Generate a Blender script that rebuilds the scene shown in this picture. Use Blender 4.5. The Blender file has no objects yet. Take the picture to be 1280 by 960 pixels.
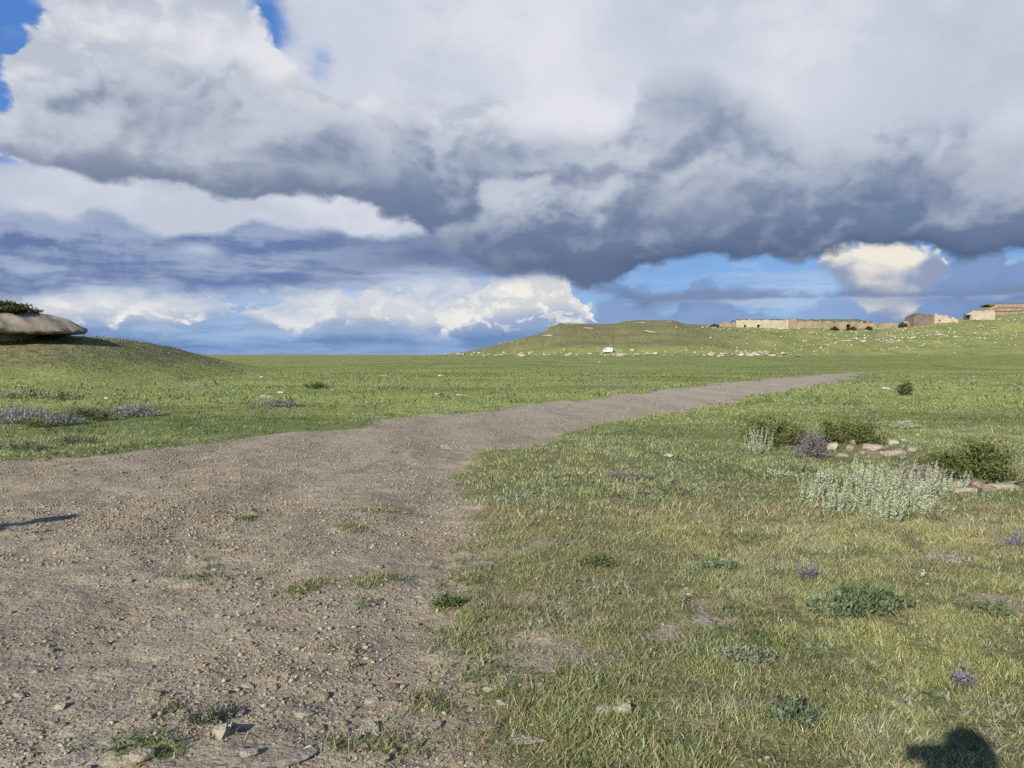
import bpy, bmesh, math, random
import numpy as np
from mathutils import Vector, Matrix, noise as mnoise

random.seed(7)
RNG = np.random.default_rng(11)
SC = bpy.context.scene
COL = SC.collection
R = math.radians

# ------------------------------------------------------------------ camera model
F = 967.0                       # focal length in the 1280 px wide picture
PITCH = math.atan(37.0 / F)     # looks slightly down
EYE = 1.6
SUN_AZ, SUN_EL = R(28.3), R(24.1)   # shadows run forward and to the right
EXPO = 0.62
EXM = 2.0 ** EXPO


def pix_dir(px, py):
    a, b = (px - 640.0) / F, (480.0 - py) / F
    c, s = math.cos(PITCH), math.sin(PITCH)
    return np.array([a, c + b * s, b * c - s])


def srgb(r, g, b):
    def f(v):
        v /= 255.0
        return v / 12.92 if v <= 0.04045 else ((v + 0.055) / 1.055) ** 2.4
    return (f(r), f(g), f(b))


# ------------------------------------------------------------------ numpy noise
def _hash(ix, iy, seed):
    h = (ix.astype(np.int64) * 374761393 + iy.astype(np.int64) * 668265263 + seed * 974711) & 0xFFFFFFFF
    h = ((h ^ (h >> 13)) * 1274126177) & 0xFFFFFFFF
    h = (h ^ (h >> 16)) & 0xFFFFFFFF
    return h.astype(np.float64) / 4294967295.0


def vnoise(x, y, seed=0):
    x = np.asarray(x, float); y = np.asarray(y, float)
    ix, iy = np.floor(x), np.floor(y)
    fx, fy = x - ix, y - iy
    fx = fx * fx * fx * (fx * (fx * 6 - 15) + 10)
    fy = fy * fy * fy * (fy * (fy * 6 - 15) + 10)
    a = _hash(ix, iy, seed); b = _hash(ix + 1, iy, seed)
    c = _hash(ix, iy + 1, seed); d = _hash(ix + 1, iy + 1, seed)
    return (a + (b - a) * fx) * (1 - fy) + (c + (d - c) * fx) * fy


def fbm(x, y, scale, octs=4, seed=0, gain=0.5):
    """zero-mean fractal noise, features about `scale` metres"""
    t, amp, tot = 0.0, 1.0, 0.0
    fx, fy = np.asarray(x, float) / scale, np.asarray(y, float) / scale
    for o in range(octs):
        ca, sa = math.cos(0.7 * o + 0.3), math.sin(0.7 * o + 0.3)
        t = t + amp * (vnoise(fx * ca - fy * sa + 13.7 * o, fx * sa + fy * ca - 7.1 * o, seed + o * 17) - 0.5)
        tot += amp; amp *= gain; fx = fx * 2.03; fy = fy * 2.03
    return t / tot * 2.0


def sstep(a, b, x):
    t = np.clip((np.asarray(x, float) - a) / (b - a), 0, 1)
    return t * t * (3 - 2 * t)


# ------------------------------------------------------------------ the land
def flat_pt(px, py):
    d = pix_dir(px, py)
    t = EYE / -d[2]
    return (d[0] * t, d[1] * t)


LEFT_EDGE = [(-14, 9.2), flat_pt(0, 578), flat_pt(150, 562), flat_pt(300, 545), flat_pt(420, 533), flat_pt(520, 523), flat_pt(620, 511),
             flat_pt(720, 499), flat_pt(850, 485), flat_pt(960, 473.5), flat_pt(1040, 466), flat_pt(1086, 463.5)]
RIGHT_EDGE = [(0.35, -30), (0.25, 1.0), flat_pt(690, 930), flat_pt(650, 850), flat_pt(630, 770), flat_pt(612, 690), flat_pt(590, 640),
              flat_pt(592, 600), flat_pt(600, 580), flat_pt(650, 556), flat_pt(740, 532), flat_pt(850, 513), flat_pt(950, 496),
              flat_pt(1030, 480.5), flat_pt(1070, 471), flat_pt(1098, 465.5)]
ROAD_POLY = [(-30, -30), (-30, 5.5)] + LEFT_EDGE + RIGHT_EDGE[::-1]
_RP = np.array(ROAD_POLY)


def poly_sd(x, y, P):
    """signed distance to polygon: negative inside"""
    x = np.asarray(x, float); y = np.asarray(y, float)
    best = np.full(x.shape, 1e9); inside = np.zeros(x.shape, bool)
    n = len(P)
    for i in range(n):
        ax, ay = P[i]; bx, by = P[(i + 1) % n]
        dx, dy = bx - ax, by - ay
        t = np.clip(((x - ax) * dx + (y - ay) * dy) / (dx * dx + dy * dy), 0, 1)
        best = np.minimum(best, (x - ax - t * dx) ** 2 + (y - ay - t * dy) ** 2)
        cond = (ay > y) != (by > y)
        with np.errstate(divide='ignore', invalid='ignore'):
            xi = ax + (y - ay) * dx / (dy if dy != 0 else 1e-12)
        inside ^= cond & (x < xi)
    d = np.sqrt(best)
    return np.where(inside, -d, d)


# grass islands inside the track: pixel, pixel, radius m along x, along y
ISLES = [(268, 705, .34, .5), (460, 632, .42, .35), (494, 634, .2, .25), (440, 655, .4, .3), (570, 752, .22, .3), (468, 750, .18, .25),
         (545, 868, .2, .18), (200, 912, .3, .18), (250, 890, .3, .2), (440, 920, .26, .16), (300, 905, .2, .15), (600, 780, .3, .3),
         (470, 725, .25, .3), (560, 690, .3, .5), (660, 770, .3, .3), (160, 935, .3, .15), (650, 590, .5, .9), (100, 560, 1.2, .7),
         (580, 720, .28, .5), (435, 820, .16, .2), (380, 730, .22, .3), (505, 560, .5, .7), (330, 640, .5, .6)]
ISLES = [(flat_pt(a, b), rx, ry) for a, b, rx, ry in ISLES]


def dirt_mask(x, y):
    """1 = bare dirt of the track, 0 = turf"""
    x = np.asarray(x, float); y = np.asarray(y, float)
    sd = poly_sd(x, y, _RP)
    d = np.hypot(x, y)
    near = np.clip(1 - (d - 8) / 25, 0.25, 1)
    rightside = sstep(-1.2, 0.6, x) * sstep(9.5, 7.5, y)
    sd = sd + fbm(x, y, 1.7, 4, 3) * (0.75 * (0.5 + 0.7 * np.clip(d / 20, 0, 1.4))) + fbm(x, y, 0.35, 3, 5) * 0.3 * near
    sd = sd + rightside * (fbm(x, y, 0.8, 4, 57) * 1.5 + 0.1)
    w = 0.4 + 0.9 * rightside + 0.9 * sstep(30, 70, d)
    m = sstep(w, -w, sd)
    m = m * (1 - 0.62 * sstep(46, 82, y + fbm(x, y, 5, 3, 61) * 14))
    isl = np.zeros(x.shape)
    for (cx, cy), rx, ry in ISLES:
        q = ((x - cx) / rx) ** 2 + ((y - cy) / ry) ** 2
        isl = np.maximum(isl, np.exp(-q * 1.1))
    isl = isl * (0.55 + fbm(x, y, 0.16, 3, 9) * 1.2 + fbm(x, y, 0.5, 2, 10) * 0.5)
    m = m * (1 - sstep(0.05, 0.95, isl) * 0.68)
    weeds = sstep(0.30, 0.75, fbm(x, y, 0.9, 4, 64)) * sstep(14, 8, d) * 0.30
    m = m * (1 - weeds)
    # bare spots in the right-hand turf, close to the camera
    bare = sstep(0.33, 0.62, fbm(x, y, 0.55, 4, 71)) * sstep(9, 6, y) * sstep(-1, 0.3, x) * 0.75
    for (px, py), rx, ry, am in (((1090, 563), .9, .55, .75), ((1225, 606), .7, .35, .75), ((1140, 575), .5, .3, .5)):
        fx, fy = flat_pt(px, py)
        bare = np.maximum(bare, am * np.exp(-(((x - fx) / rx) ** 2 + ((y - fy) / ry) ** 2)) * (0.8 + fbm(x, y, 0.4, 3, 63)))
    # thin bald patch far off in the meadow
    fx, fy = flat_pt(765, 482)
    bare = np.maximum(bare, 0.6 * np.exp(-(((x - fx) / 2.6) ** 2 + ((y - fy) / 3.2) ** 2)))
    return np.clip(np.maximum(m, bare), 0, 1)


def dry_mask(x, y):
    x = np.asarray(x, float); y = np.asarray(y, float)
    cx, cy = flat_pt(1000, 658)
    band = np.exp(-(((x - cx) / 2.0) ** 2 + ((y - cy) / 1.1) ** 2))
    c2 = flat_pt(560, 660)
    band2 = 0.7 * np.exp(-(((x - c2[0]) / .8) ** 2 + ((y - c2[1]) / 1.6) ** 2))
    g = 0.42 + fbm(x, y, 0.9, 4, 21) * 0.55 + fbm(x, y, 5.0, 3, 25) * 0.35
    rightfore = sstep(14, 8, np.hypot(x, y)) * 0.28 * sstep(-3, 0, x)
    return np.clip((g - 0.2) * 0.7 + rightfore + 0.5 * np.maximum(band, band2), 0, 1)


# ridge lines read as (pixel x, pixel y) pairs and turned into heights at a real depth
def prof(pts, depth):
    xs = np.array([(p[0] - 640) / F * depth for p in pts])
    zs = np.array([EYE + (443 - p[1]) / F * depth for p in pts])
    return xs, zs


KY = 50.0
KX, KZ = prof([(-900, 430), (-500, 405), (-200, 404), (0, 414), (60, 416.5), (105, 420), (135, 425.5), (158, 433), (180, 442), (202, 451), (228, 461), (265, 472)], KY)
KZ = np.maximum(KZ, 0)
HY = 360.0
HX, HZ = prof([(300, 447), (480, 446.5), (560, 442), (600, 437), (630, 428), (660, 421), (680, 415), (690, 407), (700, 404), (730, 404.5), (755, 405), (768, 404.5), (780, 401.5),
               (800, 400), (842, 400.5), (856, 405), (900, 406), (960, 409), (1095, 409), (1140, 404), (1190, 400), (1215, 396), (1260, 393), (1300, 388), (1450, 376), (1700, 380), (2200, 400), (3000, 430)], HY)
HZ = np.maximum(HZ, 0)


def hill_t(y):
    return np.clip((np.asarray(y, float) - 270.0) / (HY - 270.0), 0, 1)


def knoll_h(x, y):
    g = sstep(31, KY, y) ** 1.3 * (1 - sstep(KY + 2, 80, y))
    return np.interp(x, KX, KZ) * g


def hill_h(x, y):
    x = np.asarray(x, float); y = np.asarray(y, float)
    zr = np.interp(x / np.maximum(y, 60) * HY, HX, HZ)
    t = hill_t(y)
    foot = 1.35 * sstep(60, 270, y) * sstep(-70, -10, x)
    shape = t + 0.14 * np.sin(t * 3 * 2 * math.pi + fbm(x, y, 60, 2, 80) * 3) * (1 - t) * t
    h = foot + np.maximum(zr - 1.35, 0) * np.clip(shape, 0, 1)
    h = h + (fbm(x, y, 22, 4, 33) * 2.2 + fbm(x, y, 7, 3, 34) * 0.7) * np.sin(np.pi * t) ** 0.6 * sstep(2.5, 8, zr)
    behind = 1 - sstep(HY + 60, 800, y)
    return h * behind


def ground_h(x, y, fine=True):
    x = np.asarray(x, float); y = np.asarray(y, float)
    d = np.hypot(x, y)
    z = np.maximum(knoll_h(x, y), hill_h(x, y))
    z = z + fbm(x, y, 30, 3, 41) * 0.28 * sstep(10, 60, d) * (1 - sstep(300, 500, d))
    z = z + fbm(x, y, 6, 3, 43) * 0.05 * sstep(3, 9, d) * (1 - sstep(100, 300, d))
    if fine:
        m = dirt_mask(x, y)
        z = z + fbm(x, y, 0.8, 4, 45) * 0.030 + (fbm(x, y, 0.16, 3, 47) * (0.012 + 0.012 * m)) * (1 - sstep(12, 25, d))
        z = z - 0.045 * m
        # wheel ruts along the middle of the track
        z = z - 0.02 * m * np.sin(x * 3.1 + y * 0.4 + fbm(x, y, 3, 2, 48) * 2)
    return z


def land(px, py, d0=1.8, d1=900.0):
    """point of the terrain seen at that place of the photograph"""
    d = pix_dir(px, py)
    t = np.exp(np.linspace(math.log(d0), math.log(d1), 2500))
    x, y, z = d[0] * t, d[1] * t, EYE + d[2] * t
    gap = z - ground_h(x, y, False)
    k = np.where(gap <= 0)[0]
    i = k[0] if len(k) else len(t) - 1
    xx, yy = x[i], y[i]
    return float(xx), float(yy), float(ground_h(np.array([xx]), np.array([yy]))[0])


# ------------------------------------------------------------------ object helpers
def tag(o, label=None, cat=None, group=None, kind=None):
    if label: o['label'] = label
    if cat: o['category'] = cat
    if group: o['group'] = group
    if kind: o['kind'] = kind
    return o


def empty(name, loc=(0, 0, 0), rz=0.0):
    o = bpy.data.objects.new(name, None)
    o.empty_display_size = 0.2
    o.location = loc; o.rotation_euler = (0, 0, rz)
    COL.objects.link(o)
    return o


def link_mesh(name, me, mat=None, parent=None, smooth=False):
    o = bpy.data.objects.new(name, me)
    if mat and not me.materials: me.materials.append(mat)
    COL.objects.link(o)
    if parent: o.parent = parent
    if smooth: me.polygons.foreach_set('use_smooth', [True] * len(me.polygons))
    return o


def np_mesh(name, V, faces_flat, sizes, col=None, attrs=None, smooth=False):
    me = bpy.data.meshes.new(name)
    V = np.ascontiguousarray(V, np.float32)
    me.vertices.add(len(V)); me.vertices.foreach_set('co', V.ravel())
    faces_flat = np.ascontiguousarray(faces_flat, np.int32); sizes = np.asarray(sizes, np.int32)
    me.loops.add(len(faces_flat)); me.loops.foreach_set('vertex_index', faces_flat)
    me.polygons.add(len(sizes))
    st = np.zeros(len(sizes), np.int32); st[1:] = np.cumsum(sizes)[:-1]
    me.polygons.foreach_set('loop_start', st); me.polygons.foreach_set('loop_total', sizes)
    me.update(calc_edges=True)
    if col is not None:
        a = me.attributes.new('tint', 'FLOAT_COLOR', 'POINT')
        c = np.ones((len(V), 4), np.float32); c[:, :3] = col
        a.data.foreach_set('color', c.ravel())
    for k, v in (attrs or {}).items():
        a = me.attributes.new(k, 'FLOAT', 'POINT'); a.data.foreach_set('value', np.ascontiguousarray(v, np.float32))
    if smooth: me.polygons.foreach_set('use_smooth', np.ones(len(sizes), bool))
    return me


def bm_mesh(name, bm):
    me = bpy.data.meshes.new(name); bm.to_mesh(me); bm.free(); return me


# ------------------------------------------------------------------ node helpers
class NT:
    def __init__(s, tree): s.t = tree; s.n = tree.nodes; s.l = tree.links
    def node(s, ty, **kw):
        n = s.n.new(ty)
        for k, v in kw.items(): setattr(n, k, v)
        return n
    def put(s, sock, v):
        if isinstance(v, X): s.l.new(v.s, sock)
        elif hasattr(v, 'is_output'): s.l.new(v, sock)
        elif isinstance(v, (tuple, list)):
            v = tuple(v)
            if len(sock.default_value) == 4 and len(v) == 3: v = v + (1,)
            sock.default_value = v
        else: sock.default_value = v
    def math(s, op, a, b=None, c=None, clamp=False):
        n = s.node('ShaderNodeMath', operation=op, use_clamp=clamp)
        s.put(n.inputs[0], a)
        if b is not None: s.put(n.inputs[1], b)
        if c is not None: s.put(n.inputs[2], c)
        return X(s, n.outputs[0])
    def step(s, a, b, x):
        n = s.node('ShaderNodeMapRange', interpolation_type='SMOOTHSTEP')
        s.put(n.inputs[0], x); s.put(n.inputs[1], a); s.put(n.inputs[2], b)
        n.inputs[3].default_value = 0; n.inputs[4].default_value = 1
        return X(s, n.outputs[0])
    def lin(s, a, b, c, d, x):
        n = s.node('ShaderNodeMapRange'); n.clamp = True
        for i, v in enumerate((x, a, b, c, d)): s.put(n.inputs[i], v)
        return X(s, n.outputs[0])
    def vec(s, x, y, z=0.0):
        n = s.node('ShaderNodeCombineXYZ')
        for i, v in enumerate((x, y, z)): s.put(n.inputs[i], v)
        return X(s, n.outputs[0])
    def sep(s, v):
        n = s.node('ShaderNodeSeparateXYZ'); s.put(n.inputs[0], v)
        return [X(s, o) for o in n.outputs[:3]]
    def noise(s, v, scale=1.0, detail=4.0, rough=0.5, dist=0.0, dims='2D', color=False, lac=2.0):
        n = s.node('ShaderNodeTexNoise', noise_dimensions=dims)
        s.put(n.inputs['Vector'], v); s.put(n.inputs['Scale'], scale); s.put(n.inputs['Detail'], detail)
        s.put(n.inputs['Roughness'], rough); s.put(n.inputs['Distortion'], dist); s.put(n.inputs['Lacunarity'], lac)
        return X(s, n.outputs[1 if color else 0])
    def voro(s, v, scale=1.0, feature='F1', dims='2D', out='Distance', detail=0.0, rough=0.5, rnd=1.0):
        n = s.node('ShaderNodeTexVoronoi', voronoi_dimensions=dims, feature=feature)
        s.put(n.inputs['Vector'], v); s.put(n.inputs['Scale'], scale)
        if 'Detail' in n.inputs: s.put(n.inputs['Detail'], detail); s.put(n.inputs['Roughness'], rough)
        s.put(n.inputs['Randomness'], rnd)
        return X(s, n.outputs[out])
    def mix(s, f, a, b, mode='MIX'):
        n = s.node('ShaderNodeMix', data_type='RGBA', blend_type=mode)
        s.put(n.inputs[0], f); s.put(n.inputs[6], a); s.put(n.inputs[7], b)
        return X(s, n.outputs[2])
    def curve(s, x, pts):
        """piecewise-smooth y(x); points in real units"""
        xs = [p[0] for p in pts]; ys = [p[1] for p in pts]
        x0, x1 = min(xs), max(xs); y0, y1 = min(ys), max(ys)
        if y1 - y0 < 1e-6: y1 = y0 + 1
        n = s.node('ShaderNodeFloatCurve'); c = n.mapping.curves[0]
        P = [((a - x0) / (x1 - x0), (b - y0) / (y1 - y0)) for a, b in sorted(pts)]
        while len(c.points) < len(P): c.points.new(0.5, 0.5)
        for q, (a, b) in zip(c.points, P): q.location = (a, b); q.handle_type = 'AUTO_CLAMPED'
        n.mapping.use_clip = True; n.mapping.extend = 'HORIZONTAL'; n.mapping.update()
        n.inputs[0].default_value = 1.0
        s.put(n.inputs[1], s.lin(x0, x1, 0.0, 1.0, x))
        return X(s, n.outputs[0]) * (y1 - y0) + y0


class X:
    def __init__(s, nt, sock): s.nt = nt; s.s = sock
    def __add__(s, o): return s.nt.math('ADD', s, o)
    __radd__ = __add__
    def __sub__(s, o): return s.nt.math('SUBTRACT', s, o)
    def __rsub__(s, o): return s.nt.math('SUBTRACT', o, s)
    def __mul__(s, o): return s.nt.math('MULTIPLY', s, o)
    __rmul__ = __mul__
    def __truediv__(s, o): return s.nt.math('DIVIDE', s, o)
    def min(s, o): return s.nt.math('MINIMUM', s, o)
    def max(s, o): return s.nt.math('MAXIMUM', s, o)
    def sat(s): return s.nt.math('ADD', s, 0.0, clamp=True)


def new_mat(name):
    m = bpy.data.materials.new(name); m.use_nodes = True
    nt = NT(m.node_tree)
    b = nt.n['Principled BSDF']
    return m, nt, b
# ------------------------------------------------------------------ sky and sun
def build_sky():
    w = bpy.data.worlds.new('World'); SC.world = w; w.use_nodes = True
    nt = NT(w.node_tree); nt.n.clear()
    out = nt.node('ShaderNodeOutputWorld'); bg = nt.node('ShaderNodeBackground')
    STR = 0.10
    bg.inputs[1].default_value = STR
    nt.l.new(bg.outputs[0], out.inputs[0])
    sky = nt.node('ShaderNodeTexSky', sky_type='NISHITA')
    sky.sun_disc = False; sky.sun_elevation = SUN_EL; sky.sun_rotation = R(180) + SUN_AZ
    sky.altitude = 1400; sky.air_density = 1.0; sky.dust_density = 0.6; sky.ozone_density = 1.6
    tc = nt.node('ShaderNodeTexCoord')
    dx, dy, dz = nt.sep(tc.outputs['Generated'])
    P = nt.math('ARCTAN2', dx, dy) * F          # azimuth, in units of 1/967 rad
    Q = nt.math('ARCSINE', nt.math('MINIMUM', nt.math('MAXIMUM', dz, -0.9999), 0.9999)) * F   # elevation, same unit

    def pq(px, py):
        d = pix_dir(px, py); d = d / np.linalg.norm(d)
        return math.atan2(d[0], d[1]) * F, math.asin(d[2]) * F

    def C(r, g, b, k=1.0):
        return tuple(c * k / STR / EXM for c in srgb(r, g, b))

    def cv(x, pts): return nt.curve(x, [pq(*p) for p in pts])

    def cva(x, pts):                     # (pixel x, value) -> value along azimuth
        return nt.curve(x, [(pq(a, 250)[0], v) for a, v in pts])

    # shared turbulence
    wv = nt.noise(nt.vec(P * 0.0075, Q * 0.012), 1.0, 5, 0.55, color=True)
    w1, w2, w3 = nt.sep(wv)
    Bv = nt.vec(P * 0.014, Q * 0.022, 0)
    b1 = nt.noise(Bv, 1.0, 7, 0.56, 0.08)
    b1u = nt.noise(nt.vec(P * 0.014 + 0.10, Q * 0.022 - 0.24), 1.0, 4, 0.56, 0.08)    # same field a little lower: relief
    relief = b1 - b1u

    def billow(ox, oy, octs, base=0.010, seed=0.0):
        """heaped lobes: folded noise octaves"""
        tot = None
        for k in octs:
            sc, am = 2.1 ** k, 0.55 ** k
            v = nt.vec(P * (base * sc) + w1 * (0.7 * sc) + (ox * sc + sc * 3.1 + seed), Q * (base * 1.35 * sc) + w2 * (0.7 * sc) + (oy * sc - sc * 1.7))
            u = nt.noise(v, 1.0, 0.0) * 2.0 - 1.0
            n = nt.math('SQRT', u * u + 0.012) * am          # rounded fold: no hard creases
            tot = n if tot is None else tot + n
        return tot                                  # about 0.1 (creases) .. 1 (tops)
    puffL = billow(0, 0, (0, 1))
    puffS = billow(0, 0, (2, 3, 4))
    puff = puffL + puffS
    prelief = puffL - billow(0.07, -0.13, (0, 1)) + puffS * 0.25 - 0.05
    heap = billow(0, 0, (0, 1, 2), 0.0052, 5.3)
    hrelief = heap - billow(0.06, -0.15, (0, 1, 2), 0.0052, 5.3)
    streak = nt.noise(nt.vec(P * 0.006 + w1 * 0.8, Q * 0.045 + w2 * 0.8), 1.0, 6, 0.55)
    big = nt.noise(nt.vec(P * 0.0042 + 3.3, Q * 0.0065 + 1.7), 1.0, 3, 0.5)

    def layer(top, bot, wx, wy, st, sb, rough, edge=None, rb=1.0):
        Pw = P + (w1 - 0.5) * wx
        Qw = Q + (w2 - 0.5) * wy
        T, Bc = cv(Pw, top), cv(Pw, bot)
        e = (edge if edge is not None else b1 - 0.5) * rough
        d1 = (T - Qw + e) / st
        d2 = (Qw - Bc + e * rb) / sb
        h = ((Qw - Bc) / nt.math('MAXIMUM', T - Bc, 6.0)).sat()
        return nt.step(0.0, 1.0, d1.min(d2) + 0.5), h

    def spot(px, py, rx, ry):
        a, b = pq(px, py)
        u = (P - a + (w1 - 0.5) * rx * 0.9) / rx
        v = (Q - b + (w3 - 0.5) * ry * 0.9) / ry
        q = u * u + v * v
        return nt.math('EXPONENT', q * -1.0)

    # --- clear sky, deeper blue overhead
    hsv = nt.node('ShaderNodeHueSaturation'); hsv.inputs['Saturation'].default_value = 1.12; hsv.inputs['Value'].default_value = 1.0
    nt.l.new(sky.outputs[0], hsv.inputs['Color'])
    col = X(nt, hsv.outputs[0])
    hi = nt.step(-20.0, 330.0, Q)
    front = nt.step(1500.0, 900.0, nt.math('ABSOLUTE', P))
    blue = nt.mix(hi, C(116, 156, 210), C(78, 128, 204))
    col = nt.mix(front * 0.85, col, blue)
    # thin cirrus streaks low down
    cir = nt.step(0.46, 0.74, streak) * nt.step(150.0, 60.0, Q) * front
    col = nt.mix(cir * 0.75, col, C(188, 205, 230))
    # distant rain haze along the horizon
    hz = nt.step(46.0, 12.0, Q + (streak - 0.5) * 40.0)
    col = nt.mix(hz * cva(P, [(-400, .9), (600, .85), (760, .55), (1000, .35), (1300, .7), (1600, .8)]), col, nt.mix(nt.step(0.35, 0.65, streak), C(98, 130, 180), C(134, 165, 208)))

    # --- blue-grey towers at lower right
    a, h = layer([(690, 500), (740, 392), (775, 380), (800, 368), (815, 376), (835, 392), (850, 380), (868, 358), (890, 357), (905, 372), (930, 388), (960, 395), (1000, 392), (1040, 380), (1090, 372), (1130, 380), (1170, 340), (1230, 322), (1300, 320), (1500, 330)],
                 [(690, 450), (1500, 450)], 30, 14, 9, 10, 30, puff - 0.55)
    col = nt.mix(a * front * cva(P, [(690, .0), (760, .75), (930, .75), (1000, .5), (1150, .9), (1500, .95)]), col,
                 nt.mix(nt.step(0.25, 1.0, h + prelief * 1.2), C(112, 142, 190), C(128, 152, 196)))
    # --- the row of sunlit cumulus above the horizon
    a, h = layer([(-500, 365), (-200, 360), (-60, 378), (10, 374), (40, 358), (80, 350), (150, 347), (195, 358), (240, 360), (275, 366), (292, 388), (305, 386), (335, 380), (375, 372), (390, 364), (420, 362), (470, 370), (500, 366), (560, 362), (610, 354), (660, 348), (690, 344), (708, 349), (722, 364), (736, 388), (752, 414), (775, 440)],
                 [(-500, 414), (0, 408), (240, 412), (270, 396), (300, 398), (330, 412), (400, 412), (560, 416), (640, 412), (700, 404), (725, 400), (760, 430)], 34, 14, 8, 20, 56, puff - 0.46, 0.12)
    body = nt.mix(nt.step(0.02, 0.55, h * 1.15 + prelief * 0.25 + (b1 - 0.5) * 0.25 + (streak - 0.5) * 0.3), C(150, 169, 202), C(213, 214, 215))
    body = nt.mix(nt.step(0.35, 0.95, h * 0.55 + prelief * 1.8 + (puffS - 0.15) * 2.0 + (b1 - 0.3) * 0.9), body, C(244, 241, 232))
    col = nt.mix(a * front * cva(P, [(-500, .9), (230, .97), (285, .6), (320, .75), (390, .95), (730, .98), (760, .9)]), col, body)
    # --- the bright tower under the dark base on the right
    a, h = layer([(990, 460), (1020, 352), (1028, 322), (1050, 306), (1165, 304), (1178, 318), (1184, 340), (1190, 372), (1200, 460)],
                 [(990, 326), (1028, 334), (1050, 350), (1075, 372), (1100, 394), (1125, 394), (1150, 366), (1172, 340), (1200, 322)], 22, 12, 7, 16, 40, puff - 0.5, 0.5)
    body = nt.mix(nt.step(-0.05, 0.75, h * 1.1 + prelief * 1.3 + (b1 - 0.5) * 0.8), C(146, 160, 190), C(240, 234, 220))
    col = nt.mix(a * front, col, body)

    # --- bright high veil over the upper part
    veil = nt.step(40.0, 130.0, Q + (b1 - 0.5) * 60.0 + (w2 - 0.5) * 60.0 + cva(P, [(-400, -20), (0, 20), (500, 30), (640, -30), (760, -90), (1280, -90), (1600, -80)]))
    gap = (spot(335, 22, 32, 50) + spot(398, 82, 26, 40) * 0.5 + spot(-5, 40, 50, 75) * 1.2 + spot(10, 160, 40, 25) * 0.45 + spot(-150, 60, 140, 140) * 1.1).sat()
    gap = nt.step(0.22, 0.95, gap + (b1 - 0.5) * 0.9)
    up = nt.step(640.0, 420.0, Q + (big - 0.5) * 300)
    vcol = nt.mix(nt.step(0.34, 0.66, big + (b1 - 0.5) * 0.6), C(196, 203, 217), C(217, 220, 229))
    vcol = nt.mix((spot(690, 60, 110, 90) * 0.75 + spot(720, 150, 70, 30) + spot(960, 120, 130, 40) * 0.6 + spot(1010, 20, 90, 50) * 0.4).sat() * 0.85, vcol, C(233, 233, 239))
    vcol = nt.mix((spot(800, 50, 60, 50) * 0.5 + spot(1270, 40, 130, 70) * 0.6 + spot(440, 60, 70, 90) * 0.45).sat(), vcol, C(190, 198, 214))
    vcol = nt.mix((nt.step(165.0, 60.0, Q) * nt.step(300.0, -100.0, P)) * 0.8, vcol, nt.mix(nt.step(0.3, 0.65, streak), C(160, 182, 216), C(205, 214, 228)))
    col = nt.mix(veil * (1.0 - gap) * front * up * 0.97, col, vcol)

    # --- blue-grey stratus band, left half
    a, h = layer([(-500, 262), (-200, 268), (0, 270), (60, 280), (100, 274), (135, 266), (170, 282), (215, 292), (260, 290), (320, 280), (380, 284), (410, 282), (440, 298), (480, 300), (520, 292), (580, 300), (640, 310), (720, 330), (760, 352), (800, 372)],
                 [(-500, 372), (0, 372), (120, 366), (300, 368), (420, 364), (560, 352), (640, 350), (720, 352), (800, 380)], 40, 16, 15, 26, 40)
    body = nt.mix(nt.step(0.32, 0.66, streak + relief * 0.5), C(98, 121, 166), C(148, 165, 197))
    body = nt.mix(nt.step(0.55, 1.05, h + relief * 1.6) * cva(P, [(-500, .8), (150, .8), (250, .5), (420, .15), (700, .1)]), body, C(158, 173, 200))
    body = nt.mix(nt.step(0.5, 0.68, streak) * nt.step(0.75, 0.2, h) * 0.7, body, C(172, 190, 217))
    body = nt.mix(cva(P, [(-500, 0), (300, 0.0), (420, .45), (540, .8), (760, .85)]) * nt.step(0.15, 0.45, h), body, nt.mix(nt.step(0.3, 0.7, b1), C(104, 122, 160), C(122, 140, 174)))
    body = nt.mix((spot(455, 278, 60, 9) + spot(440, 272, 25, 14) + spot(245, 312, 26, 6) + spot(590, 352, 120, 7) * 0.9).sat() * 0.7, body, C(190, 203, 224))
    col = nt.mix(a * front * 0.96, col, body)

    # --- pale cumulus at upper left
    a, h = layer([(-500, 200), (-200, 170), (-30, 150), (15, 105), (24, 50), (50, 24), (80, -20), (150, -60), (250, -60), (296, -20), (302, 40), (330, 52), (352, 62), (368, 82), (372, 120), (420, 128), (500, 134), (600, 150), (700, 240)],
                 [(-500, 165), (0, 172), (200, 200), (400, 215), (700, 225)], 60, 40, 30, 20, 60, puff - 0.5)
    body = nt.mix(nt.step(0.18, 0.85, prelief * 0.7 + relief * 0.5 + hrelief * 0.5 + b1 * 0.9 + (puffS - 0.17) * 0.5), C(186, 193, 207), C(220, 222, 229))
    body = nt.mix((spot(340, 70, 36, 26) * 1.2 + spot(250, 60, 60, 30) * 0.7 + spot(480, 140, 60, 26) * 0.7).sat() * 0.8, body, C(232, 233, 238))
    col = nt.mix(a * front, col, body)

    # --- the big grey cloud deck
    a, h = layer([(-500, 160), (-200, 150), (-20, 160), (40, 112), (110, 92), (200, 80), (270, 84), (310, 98), (360, 118), (420, 138), (520, 148), (600, 160), (680, 168), (760, 164), (788, 150), (800, 108), (822, 92), (860, 90), (905, 112), (950, 130), (1000, 158), (1060, 168), (1110, 150), (1180, 146), (1230, 160), (1290, 176), (1500, 160)],
                 [(-500, 205), (-200, 200), (0, 190), (50, 204), (100, 216), (160, 226), (230, 238), (300, 248), (360, 244), (430, 246), (480, 262), (520, 284), (560, 312), (620, 336), (690, 349), (740, 351), (800, 342), (860, 330), (930, 324), (1040, 317), (1100, 313), (1150, 310), (1190, 322), (1250, 320), (1300, 312), (1500, 310)], 44, 22, 44, 13, 46)
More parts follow.
